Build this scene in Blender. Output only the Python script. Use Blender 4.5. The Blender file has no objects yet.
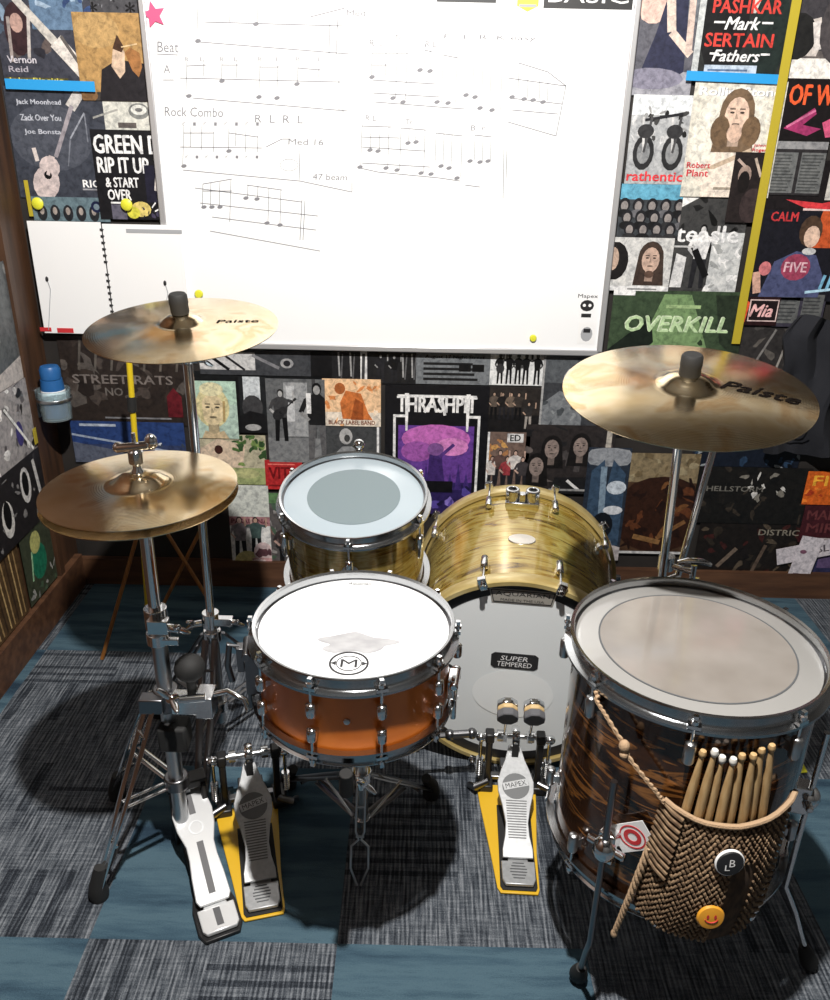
import bpy, math, random
from mathutils import Vector, Matrix
from math import sin, cos, pi, radians as R_, atan2, sqrt
rnd = random.Random(7)
sc = bpy.context.scene
COL = sc.collection
# ---------------------------------------------------------------- camera, light, exposure
CF, CP, CR, CH = 830.0, R_(24), R_(1.2), 1.5          # focal length in pixels, downward pitch, roll, height
cd = bpy.data.cameras.new('camera'); cam = bpy.data.objects.new('camera', cd); COL.objects.link(cam)
cd.sensor_fit = 'VERTICAL'; cd.sensor_height = 24.0; cd.lens = CF / 1000.0 * 24.0; cd.clip_start = 0.02
cam.matrix_world = Matrix.Translation((0, 0, CH)) @ Matrix.Rotation(pi / 2 - CP, 4, 'X') @ Matrix.Rotation(CR, 4, 'Z')
sc.camera = cam
sc.view_settings.view_transform = 'Standard'; sc.view_settings.look = 'None'
sc.view_settings.exposure = 0.0; sc.view_settings.gamma = 1.0; sc.view_settings.use_curve_mapping = False
w = bpy.data.worlds.new('world'); sc.world = w; w.use_nodes = True
w.node_tree.nodes['Background'].inputs[0].default_value = (.8, .9, 1, 1)
w.node_tree.nodes['Background'].inputs[1].default_value = 0.0
ld = bpy.data.lights.new('ceiling_bulb', 'SPOT'); ld.energy = 370; ld.spot_size = R_(168); ld.spot_blend = .25; ld.shadow_soft_size = 0.03; ld.color = (1.0, .965, .92)
lo = bpy.data.objects.new('ceiling_bulb', ld); COL.objects.link(lo); lo.location = (0.0, 0.68, 2.6)

# ---------------------------------------------------------------- helpers
def lin(c):
    return tuple(((v / 255) / 12.92 if v / 255 <= .04045 else ((v / 255 + .055) / 1.055) ** 2.4) for v in c)
def ray(px, py):                                       # direction through a photo pixel, from the camera
    x, y = px - 415, py - 500
    x, y = x * cos(CR) + y * sin(CR), -x * sin(CR) + y * cos(CR)
    a, b = x / CF, -y / CF
    return Vector((a, cos(CP) + b * sin(CP), -sin(CP) + b * cos(CP)))
def on_wall(px, py, Y=2.6):
    r = ray(px, py); return Vector((0, 0, CH)) + r * (Y / r.y)
def on_side(px, py, X=-1.19):
    r = ray(px, py); return Vector((0, 0, CH)) + r * (X / r.x)
def at_z(px, py, z=0.0):
    r = ray(px, py); return Vector((0, 0, CH)) + r * ((z - CH) / r.z)

def mat(name, color=(.5, .5, .5), rough=.5, metal=0.0, spec=.5, coat=0.0, alpha=None, trans=0.0, bump=None, noise=None):
    m = bpy.data.materials.new(name); m.use_nodes = True
    nt = m.node_tree; b = nt.nodes['Principled BSDF']
    b.inputs['Base Color'].default_value = (*color, 1); b.inputs['Roughness'].default_value = rough
    b.inputs['Metallic'].default_value = metal; b.inputs['Specular IOR Level'].default_value = spec
    b.inputs['Coat Weight'].default_value = coat; b.inputs['Coat Roughness'].default_value = .08
    b.inputs['Transmission Weight'].default_value = trans
    if noise:                                          # (scale, colour2, detail, stretch)
        tc = nt.nodes.new('ShaderNodeTexCoord'); mp = nt.nodes.new('ShaderNodeMapping'); mp.inputs['Scale'].default_value = noise[3]
        n = nt.nodes.new('ShaderNodeTexNoise'); n.inputs['Scale'].default_value = noise[0]; n.inputs['Detail'].default_value = noise[2]
        rp = nt.nodes.new('ShaderNodeValToRGB'); rp.color_ramp.elements[0].position = .35; rp.color_ramp.elements[1].position = .65
        rp.color_ramp.elements[0].color = (*color, 1); rp.color_ramp.elements[1].color = (*noise[1], 1)
        nt.links.new(tc.outputs['Object'], mp.inputs[0]); nt.links.new(mp.outputs[0], n.inputs['Vector'])
        nt.links.new(n.outputs[0], rp.inputs[0]); nt.links.new(rp.outputs[0], b.inputs['Base Color'])
    if bump:
        tc = nt.nodes.new('ShaderNodeTexCoord'); n = nt.nodes.new('ShaderNodeTexNoise'); n.inputs['Scale'].default_value = bump[0]
        bp = nt.nodes.new('ShaderNodeBump'); bp.inputs['Strength'].default_value = bump[1]; bp.inputs['Distance'].default_value = .002
        nt.links.new(tc.outputs['Object'], n.inputs['Vector']); nt.links.new(n.outputs[0], bp.inputs['Height']); nt.links.new(bp.outputs[0], b.inputs['Normal'])
    return m
def N(nt, t, **k):
    n = nt.nodes.new(t)
    for a, v in k.items(): setattr(n, a, v)
    return n
def mth(nt, op, a, b=None):
    n = N(nt, 'ShaderNodeMath', operation=op)
    for i, v in enumerate((a, b)):
        if v is None: continue
        if hasattr(v, 'links'): nt.links.new(v, n.inputs[i])
        else: n.inputs[i].default_value = v
    return n.outputs[0]
def ramp(nt, fac, stops, const=False):
    r = N(nt, 'ShaderNodeValToRGB'); cr = r.color_ramp
    if const: cr.interpolation = 'CONSTANT'
    while len(cr.elements) < len(stops): cr.elements.new(.5)
    for e, (p, c) in zip(cr.elements, stops): e.position = p; e.color = (*c, 1)
    nt.links.new(fac, r.inputs[0]); return r.outputs[0]

CHROME = mat('chrome', (.78, .79, .8), .12, 1.0)
HOOPC = mat('hoop_chrome', (.46, .47, .48), .2, 1.0)
STEEL = mat('brushed_steel', (.55, .56, .57), .3, 1.0)
DKSTEEL = mat('dark_nickel', (.22, .22, .23), .28, 1.0)
BLACKP = mat('black_plastic', (.012, .012, .013), .4)
RUBBER = mat('black_rubber', (.012, .012, .012), .75)
FELT = mat('grey_felt', (.12, .12, .13), .95, bump=(300, .5))
ALU = mat('cast_aluminium', (.42, .43, .44), .38, .55, noise=(90, (.5, .51, .52), 4, (1, 1, 1)))
ALUW = mat('polished_white_metal', (.72, .73, .74), .22, .35)
GROOVE = mat('dark_groove', (.08, .085, .09), .6)
YEL = mat('yellow_enamel', lin((214, 170, 40)), .4)
ORWOOD = mat('amber_wood', lin((150, 100, 45)), .5, noise=(20, lin((120, 75, 30)), 4, (8, 1, 1)))
STICK = mat('hickory', lin((196, 165, 118)), .55, noise=(40, lin((176, 142, 96)), 4, (6, 6, 1)))
MAPLE = mat('pale_maple', lin((205, 175, 125)), .5)
CREAM = mat('drumhead_coated_white', (.74, .75, .76), .55, bump=(500, .12))
SMUDGE = mat('stick_wear_grey', (.30, .30, .31), .6, noise=(30, (.38, .38, .39), 5, (1, 1.6, 1)))
HEADGREY = mat('drumhead_silver_grey', (.76, .79, .80), .35)
HEADPATCH = mat('drumhead_light_patch', (.84, .86, .86), .4)
TOMRING = mat('drumhead_pale_blue', (.34, .40, .44), .3, coat=.4)
TOMDOT = mat('drumhead_slate_dot', (.13, .175, .19), .35, coat=.4)
FTHEAD = mat('drumhead_hazy_film', (.20, .18, .16), .16, coat=.8, noise=(7, (.26, .24, .22), 3, (1, 1, 1)))
FTEDGE = mat('drumhead_hazy_rim', (.27, .265, .255), .2, coat=.6)
INK = mat('black_ink', (.015, .015, .017), .5)
GREYINK = mat('faded_grey_ink', (.35, .36, .38), .6)
WHITEP = mat('white_print', (.85, .85, .85), .5)
COPPER = mat('copper_lacquer', lin((226, 126, 44)), .3, .2, coat=.5, noise=(14, lin((210, 112, 36)), 3, (1, 1, .6)))
BRONZELOGO = mat('logo_brown_ink', lin((14, 10, 8)), .8, spec=.05)
PAPERW = mat('white_paper', (.86, .86, .86), .5)
BOARDW = mat('whiteboard_enamel', (.88, .89, .9), .25)
MARK = mat('marker_grey', (.20, .20, .22), .6)
FRAME = mat('frame_aluminium', (.62, .62, .63), .35, .6)
YMAG = mat('yellow_magnet', lin((222, 220, 60)), .4)
PINK = mat('pink_glitter', lin((214, 90, 130)), .4)
BLUETAPE = mat('blue_tape', lin((40, 150, 215)), .45)
YTAPE = mat('yellow_tape', lin((178, 160, 44)), .5)
BWOOD = mat('brown_wood', lin((78, 52, 34)), .55, noise=(6, lin((52, 34, 22)), 6, (1.5, 6, .6)))
BASEW = mat('baseboard_wood', lin((96, 66, 46)), .5, noise=(9, lin((70, 46, 32)), 5, (.6, 4, 5)))
WALLM = mat('dark_wall_paint', (.012, .010, .009), .7, noise=(8, (.022, .018, .016), 4, (1, 1, 1)))
ROOM = mat('room_wall_paint', (.07, .068, .066), .8, noise=(3, (.09, .088, .085), 3, (1, 1, 1)))
CEIL = mat('ceiling_paint', (.42, .41, .40), .8, noise=(3, (.40, .39, .38), 3, (1, 1, 1)))
CORD = mat('hemp_cord', lin((170, 142, 112)), .85, bump=(400, .6))
JUTE = mat('jute_yarn', lin((150, 124, 96)), .9, noise=(90, lin((96, 74, 54)), 3, (1, 1, 1)))
JUTEB = mat('jute_backing', lin((58, 44, 34)), .95, noise=(120, lin((92, 70, 50)), 3, (1, 1, .4)))
CLEARP = mat('clear_plastic', (.75, .9, .95), .08, trans=.85)
BLUEP = mat('blue_plastic', lin((36, 92, 150)), .4)
SHIRT = mat('black_cotton', (.010, .011, .016), .9, bump=(60, .3))
CYANP = mat('cyan_print', lin((70, 150, 185)), .6)
REDP = mat('red_print', lin((200, 50, 55)), .5)
ORBADGE = mat('orange_badge', lin((226, 158, 48)), .35)

def wrap_mat(name, stops, rough=.16):
    m = bpy.data.materials.new(name); m.use_nodes = True; nt = m.node_tree; b = nt.nodes['Principled BSDF']
    tc = N(nt, 'ShaderNodeTexCoord'); mp = N(nt, 'ShaderNodeMapping'); mp.inputs['Scale'].default_value = (5, 5, 34); mp.inputs['Rotation'].default_value = (.12, .1, 0)
    n = N(nt, 'ShaderNodeTexNoise'); n.inputs['Scale'].default_value = 1.0; n.inputs['Detail'].default_value = 5; n.inputs['Distortion'].default_value = 1.6
    nt.links.new(tc.outputs['Object'], mp.inputs[0]); nt.links.new(mp.outputs[0], n.inputs['Vector'])
    nt.links.new(ramp(nt, n.outputs[0], stops), b.inputs['Base Color'])
    b.inputs['Roughness'].default_value = rough; b.inputs['Metallic'].default_value = .35; b.inputs['Coat Weight'].default_value = .7; b.inputs['Coat Roughness'].default_value = .06
    return m
WRAPG = wrap_mat('lit_olive_gold_wrap', [(.30, lin((88, 66, 26))), (.42, lin((150, 124, 56))), (.5, lin((176, 158, 92))), (.58, lin((160, 130, 50))), (.68, lin((112, 82, 32)))])  # gold copy of the pearl wrap, with its lit look in the colour
WRAPD = wrap_mat('shaded_brown_oyster_wrap', [(.30, lin((30, 18, 12))), (.44, lin((72, 44, 26))), (.53, lin((50, 30, 18))), (.60, lin((170, 112, 58))), (.66, lin((58, 36, 22)))])  # darker copy of the wrap; the floor tom's shaded side is in its browns
HOOPG = mat('pearl_gold_hoop', lin((190, 172, 120)), .3, .2, coat=.5, noise=(12, lin((160, 138, 80)), 3, (1, 1, 3)))

def cym_mat():
    m = bpy.data.materials.new('cymbal_bronze'); m.use_nodes = True; nt = m.node_tree; b = nt.nodes['Principled BSDF']
    tc = N(nt, 'ShaderNodeTexCoord')
    n = N(nt, 'ShaderNodeTexNoise'); n.inputs['Scale'].default_value = 11; n.inputs['Detail'].default_value = 5; n.inputs['Distortion'].default_value = .8
    nt.links.new(tc.outputs['Object'], n.inputs['Vector'])
    nt.links.new(ramp(nt, n.outputs[0], [(.3, lin((226, 200, 154))), (.5, lin((240, 222, 188))), (.62, lin((222, 188, 140))), (.75, lin((242, 226, 196)))]), b.inputs['Base Color'])
    b.inputs['Metallic'].default_value = 1.0; b.inputs['Roughness'].default_value = .15
    sx = N(nt, 'ShaderNodeSeparateXYZ'); nt.links.new(tc.outputs['Object'], sx.inputs[0])
    r = mth(nt, 'SQRT', mth(nt, 'ADD', mth(nt, 'MULTIPLY', sx.outputs[0], sx.outputs[0]), mth(nt, 'MULTIPLY', sx.outputs[1], sx.outputs[1])))
    s = mth(nt, 'SINE', mth(nt, 'MULTIPLY', r, 1400.0))
    n2 = N(nt, 'ShaderNodeTexNoise'); n2.inputs['Scale'].default_value = 34; n2.inputs['Detail'].default_value = 2; nt.links.new(tc.outputs['Object'], n2.inputs['Vector'])
    hgt = mth(nt, 'ADD', mth(nt, 'MULTIPLY', s, .12), mth(nt, 'MULTIPLY', n2.outputs[0], 1.5))
    bp = N(nt, 'ShaderNodeBump'); bp.inputs['Strength'].default_value = .22; bp.inputs['Distance'].default_value = .0008
    nt.links.new(hgt, bp.inputs['Height']); nt.links.new(bp.outputs[0], b.inputs['Normal'])
    return m
CYM = cym_mat()

def print_mat():
    m = bpy.data.materials.new('printed_paper'); m.use_nodes = True; nt = m.node_tree; b = nt.nodes['Principled BSDF']
    at = N(nt, 'ShaderNodeAttribute', attribute_name='Col'); tc = N(nt, 'ShaderNodeTexCoord')
    n = N(nt, 'ShaderNodeTexNoise'); n.inputs['Scale'].default_value = 55; n.inputs['Detail'].default_value = 8; n.inputs['Roughness'].default_value = .7; n.inputs['Distortion'].default_value = .4
    nt.links.new(tc.outputs['Object'], n.inputs['Vector'])
    f = ramp(nt, n.outputs[0], [(.36, (.6, .6, .62)), (.5, (1, 1, 1)), (.66, (1.35, 1.32, 1.3))])
    mx = N(nt, 'ShaderNodeMix', data_type='RGBA', blend_type='MULTIPLY'); mx.inputs[0].default_value = 1
    nt.links.new(at.outputs['Color'], mx.inputs[6]); nt.links.new(f, mx.inputs[7]); nt.links.new(mx.outputs[2], b.inputs['Base Color'])
    b.inputs['Roughness'].default_value = .42; b.inputs['Specular IOR Level'].default_value = .35
    return m
PRINT = print_mat()

def carpet(kind):
    m = bpy.data.materials.new('carpet_tile_' + kind); m.use_nodes = True; nt = m.node_tree; b = nt.nodes['Principled BSDF']
    b.inputs['Roughness'].default_value = .95; b.inputs['Specular IOR Level'].default_value = .1
    tc = N(nt, 'ShaderNodeTexCoord'); sx = N(nt, 'ShaderNodeSeparateXYZ'); nt.links.new(tc.outputs['Object'], sx.inputs[0]); x, y = sx.outputs[0], sx.outputs[1]
    def nz(ax, ay, det=2, off=0.0):
        c = N(nt, 'ShaderNodeCombineXYZ'); c.inputs[2].default_value = off
        nt.links.new(mth(nt, 'MULTIPLY', x, ax), c.inputs[0]); nt.links.new(mth(nt, 'MULTIPLY', y, ay), c.inputs[1])
        n = N(nt, 'ShaderNodeTexNoise'); n.inputs['Scale'].default_value = 1; n.inputs['Detail'].default_value = det; nt.links.new(c.outputs[0], n.inputs['Vector']); return n.outputs[0]
    def cell(sxv, syv, off=0.0):
        c = N(nt, 'ShaderNodeCombineXYZ'); c.inputs[2].default_value = off
        nt.links.new(mth(nt, 'FLOOR', mth(nt, 'MULTIPLY', mth(nt, 'ADD', x, 10.638), sxv)), c.inputs[0]); nt.links.new(mth(nt, 'FLOOR', mth(nt, 'MULTIPLY', mth(nt, 'SUBTRACT', y, 1.163), syv)), c.inputs[1])
        n = N(nt, 'ShaderNodeTexWhiteNoise', noise_dimensions='3D'); nt.links.new(c.outputs[0], n.inputs['Vector']); return n.outputs['Value']
    grain = nz(420, 420, 2)
    if kind == 'grey':
        def frac(v, k): return mth(nt, 'FRACT', mth(nt, 'MULTIPLY', mth(nt, 'ADD', v, 20.0), k))
        v1 = nz(210, 14, 1); h1 = nz(16, 190, 1, 3)
        vs_ = mth(nt, 'MULTIPLY', mth(nt, 'SINE', mth(nt, 'MULTIPLY', x, 640.0)), .07)
        sel = mth(nt, 'GREATER_THAN', cell(4, 6), .62); sel2 = mth(nt, 'GREATER_THAN', cell(3, 6, 5), .42)
        vb = mth(nt, 'MULTIPLY', mth(nt, 'LESS_THAN', frac(x, 16), .42), mth(nt, 'GREATER_THAN', cell(16, 6, 2), .35))
        hb = mth(nt, 'MULTIPLY', mth(nt, 'LESS_THAN', frac(y, 30), .40), mth(nt, 'GREATER_THAN', cell(4, 30, 3), .3))
        ls = mth(nt, 'ADD', mth(nt, 'ADD', mth(nt, 'MULTIPLY', v1, .7), mth(nt, 'MULTIPLY', h1, .3)), vs_)
        db = mth(nt, 'MULTIPLY', mth(nt, 'ADD', mth(nt, 'MULTIPLY', vb, mth(nt, 'SUBTRACT', 1.0, sel)), mth(nt, 'MULTIPLY', hb, sel)), sel2)
        t = mth(nt, 'SUBTRACT', mth(nt, 'ADD', ls, mth(nt, 'MULTIPLY', mth(nt, 'SUBTRACT', grain, .5), .5)), mth(nt, 'MULTIPLY', db, .16))
        col = ramp(nt, t, [(.28, lin((36, 40, 46))), (.43, lin((66, 71, 78))), (.56, lin((92, 97, 103))), (.72, lin((126, 130, 136)))])
    else:
        t = mth(nt, 'ADD', mth(nt, 'MULTIPLY', nz(1.2, 13, 1, 2), .75), mth(nt, 'MULTIPLY', mth(nt, 'ADD', grain, nz(14, 90, 2)), .16))
        col = ramp(nt, t, [(.38, lin((38, 54, 68))), (.47, lin((60, 82, 96))), (.55, lin((76, 99, 111))), (.64, lin((54, 75, 89)))])
    nt.links.new(col, b.inputs['Base Color'])
    bp = N(nt, 'ShaderNodeBump'); bp.inputs['Strength'].default_value = .5; bp.inputs['Distance'].default_value = .003
    nt.links.new(grain, bp.inputs['Height']); nt.links.new(bp.outputs[0], b.inputs['Normal'])
    return m

def glyphs(s, cache={}):
    if s not in cache:
        cu = bpy.data.curves.new('lettering', 'FONT'); cu.body = s; cu.size = 1; cu.offset = 0.0; cu.resolution_u = 2
        o = bpy.data.objects.new('lettering', cu); COL.objects.link(o)
        dg = bpy.context.evaluated_depsgraph_get(); me = o.evaluated_get(dg).to_mesh()
        v = [(a.co.x, a.co.y) for a in me.vertices]; f = [tuple(p.vertices) for p in me.polygons]
        bpy.data.objects.remove(o); bpy.data.curves.remove(cu)
        xs = [a[0] for a in v]; ys = [a[1] for a in v]
        cache[s] = (v, f, min(xs), max(xs), min(ys), max(ys))
    return cache[s]

class MB:
    def __init__(s): s.v = []; s.f = []; s.mi = []; s.m = 0
    def add(s, vs, fs):
        o = len(s.v); s.v += [tuple(a) for a in vs]; s.f += [tuple(i + o for i in f) for f in fs]; s.mi += [s.m] * len(fs); return s
    def box(s, c, d, M=None):
        c = Vector(c); vs = []
        for z in (-1, 1):
            for y in (-1, 1):
                for x in (-1, 1):
                    p = Vector((x * d[0] / 2, y * d[1] / 2, z * d[2] / 2)); vs.append(c + (M @ p if M else p))
        return s.add(vs, [(0, 2, 3, 1), (4, 5, 7, 6), (0, 1, 5, 4), (2, 6, 7, 3), (0, 4, 6, 2), (1, 3, 7, 5)])
    def tube(s, pts, r, n=12, closed=False, flat=None):
        pts = [Vector(p) for p in pts]; k = len(pts); rs = r if isinstance(r, (list, tuple)) else [r] * k
        vs = []; up = None
        for i, p in enumerate(pts):
            a = pts[(i - 1) % k] if (closed or i > 0) else p; b = pts[(i + 1) % k] if (closed or i < k - 1) else p
            t = (b - a).normalized()
            if up is None: up = t.orthogonal().normalized() if not flat else (Vector(flat) - t * Vector(flat).dot(t)).normalized()
            up = (up - t * up.dot(t)).normalized(); sd = t.cross(up)
            for j in range(n):
                an = 2 * pi * j / n; q = (up * cos(an) * (.35 if flat else 1) + sd * sin(an)) * rs[i]; vs.append(p + q)
        fs = []
        for i in range(k if closed else k - 1):
            for j in range(n):
                a, b = i * n + j, i * n + (j + 1) % n; c, d = ((i + 1) % k) * n + (j + 1) % n, ((i + 1) % k) * n + j; fs.append((a, b, c, d))
        if not closed: fs += [tuple(range(n))[::-1], tuple((k - 1) * n + j for j in range(n))]
        return s.add(vs, fs)
    def lathe(s, prof, n=48, c=(0, 0, 0), ax=(0, 0, 1), closed=False):
        c = Vector(c); q = Vector((0, 0, 1)).rotation_difference(Vector(ax).normalized()); vs = []; k = len(prof)
        for r, z in prof:
            for j in range(n):
                a = 2 * pi * j / n; vs.append(c + q @ Vector((r * cos(a), r * sin(a), z)))
        fs = []
        for i in range(k if closed else k - 1):
            i2 = (i + 1) % k
            for j in range(n): fs.append((i * n + j, i * n + (j + 1) % n, i2 * n + (j + 1) % n, i2 * n + j))
        if not closed:
            fs += [tuple(range(n))[::-1], tuple((k - 1) * n + j for j in range(n))]
        return s.add(vs, fs)
    def cyl(s, a, b, r, n=16, r2=None): return s.tube([a, b], [r, r if r2 is None else r2], n)
    def ball(s, c, r, sc3=(1, 1, 1), M=None, n=12):
        c = Vector(c); vs = []; k = n // 2
        for i in range(1, k):
            th = pi * i / k
            for j in range(n):
                p = Vector((r * sc3[0] * sin(th) * cos(2 * pi * j / n), r * sc3[1] * sin(th) * sin(2 * pi * j / n), r * sc3[2] * cos(th))); vs.append(c + (M @ p if M else p))
        fs = [(i * n + j, (i + 1) * n + j, (i + 1) * n + (j + 1) % n, i * n + (j + 1) % n) for i in range(k - 2) for j in range(n)]
        t = Vector((0, 0, r * sc3[2])); t = M @ t if M else t
        vs += [c + t, c - t]; a, b = len(vs) - 2, len(vs) - 1
        fs += [(a, j, (j + 1) % n) for j in range(n)] + [(b, (k - 2) * n + (j + 1) % n, (k - 2) * n + j) for j in range(n)]
        return s.add(vs, fs)
    def prism(s, poly, z0, z1, M=None):
        k = len(poly); vs = [Vector((p[0], p[1], z0)) for p in poly] + [Vector((p[0], p[1], z1)) for p in poly]
        if M: vs = [M @ v for v in vs]
        return s.add(vs, [tuple(range(k))[::-1], tuple(range(k, 2 * k))] + [(i, (i + 1) % k, k + (i + 1) % k, k + i) for i in range(k)])
    def text(s, t, h, M, wd=None, sl=0.0):
        v, f, x0, x1, y0, y1 = glyphs(t); ky = h / max(.01, y1 - y0); kx = ky if wd is None else wd / (x1 - x0)
        return s.add([M @ Vector(((a - (x0 + x1) / 2) * kx + (b - (y0 + y1) / 2) * ky * sl, (b - (y0 + y1) / 2) * ky, 0)) for a, b in v], f)
    def build(s, name, mats, parent=None, world=False, bevel=0.0, loc=None, smooth=True, sub=0):
        off = Vector((0, 0, 0))
        if world and parent is not None:
            p = parent
            while p is not None: off += p.location; p = p.parent
        if loc is not None: off += Vector(loc)
        me = bpy.data.meshes.new(name); me.from_pydata([Vector(a) - off for a in s.v] if (off.length > 0) else s.v, [], s.f)
        for m in (mats if isinstance(mats, (list, tuple)) else [mats]): me.materials.append(m)
        me.polygons.foreach_set('material_index', s.mi)
        if smooth:
            me.polygons.foreach_set('use_smooth', [True] * len(s.f)); me.set_sharp_from_angle(angle=R_(38))
        me.validate(); me.update()
        o = bpy.data.objects.new(name, me); COL.objects.link(o); o.parent = parent
        if loc is not None: o.location = loc
        if bevel:
            b = o.modifiers.new('bevel', 'BEVEL'); b.width = bevel; b.segments = 2; b.limit_method = 'ANGLE'; b.angle_limit = R_(40)
        return o
def tag(o, label, cat, group=None, kind=None):
    o['label'] = label; o['category'] = cat
    if group: o['group'] = group
    if kind: o['kind'] = kind
    return o
def thing(name, label, cat, loc=(0, 0, 0), rot=None, group=None):
    o = bpy.data.objects.new(name, None); COL.objects.link(o); o.location = loc; o.empty_display_size = .05
    if rot is not None:
        o.rotation_mode = 'QUATERNION'; o.rotation_quaternion = rot
    return tag(o, label, cat, group)
def struct(o): o['kind'] = 'structure'; return o
def axrot(ax, yaw=0.0): return Vector((0, 0, 1)).rotation_difference(Vector(ax).normalized()) @ Matrix.Rotation(yaw, 3, 'Z').to_quaternion()

# ---------------------------------------------------------------- the room
def build_floor():
    me = bpy.data.meshes.new('floor'); vs = []; fs = []; mi = []
    blue = {(-1, -1): 1, (0, 0): 1, (0, -1): 0, (1, -1): 1, (-1, 0): 0, (1, 0): 0, (2, 0): 0, (2, -1): 0, (-1, 1): 0, (0, 1): 0, (1, 1): 0, (-1, 2): 1, (0, 2): 1, (1, 2): 1, (2, 1): 1, (2, 2): 0}
    for i in range(-2, 6):
        for j in range(-6, 3):
            x0, y0 = -.638 + .5 * i, 1.163 + .5 * j; x1, y1 = x0 + .5, y0 + .5
            x0, x1 = max(x0, -1.2), min(x1, 2.1); y0, y1 = max(y0, -1.6), min(y1, 2.62)
            if x1 <= x0 or y1 <= y0: continue
            b = len(vs); vs += [(x0, y0, 0), (x1, y0, 0), (x1, y1, 0), (x0, y1, 0)]; fs.append((b, b + 1, b + 2, b + 3))
            mi.append(blue.get((i, j), (i + j) % 2))
    me.from_pydata(vs, [], fs); me.materials.append(carpet('grey')); me.materials.append(carpet('blue')); me.polygons.foreach_set('material_index', mi)
    o = bpy.data.objects.new('floor', me); COL.objects.link(o); struct(o)
build_floor()
def slab(name, c, d, m): return struct(MB().box(c, d).build(name, m, smooth=False))
slab('wall_back', (.455, 2.65, 1.38), (3.39, .1, 2.76), WALLM)
slab('wall_left', (-1.24, .5, 1.38), (.1, 4.2, 2.76), BWOOD)
slab('wall_right', (2.15, .5, 1.38), (.1, 4.2, 2.76), ROOM)
slab('wall_front', (.455, -1.65, 1.38), (3.39, .1, 2.76), ROOM)
slab('reflector_panel', (.455, 2.592, 2.36), (3.29, .016, .78), mat('pale_reflector', (.62, .6, .56), .7, noise=(4, (.58, .56, .52), 3, (1, 1, 1))))  # unseen pale panel, added so the cymbals have something bright to reflect
slab('ceiling', (.455, .5, 2.81), (3.5, 4.4, .1), CEIL)
slab('baseboard_back', (.455, 2.588, .05), (3.29, .024, .10), BASEW)
slab('baseboard_left', (-1.178, .5, .06), (.024, 4.15, .12), BASEW)
slab('trim_1', (-1.181, 2.43, .76), (.018, .03, 1.28), BWOOD)          # wooden strip at the edge of the poster panel

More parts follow.
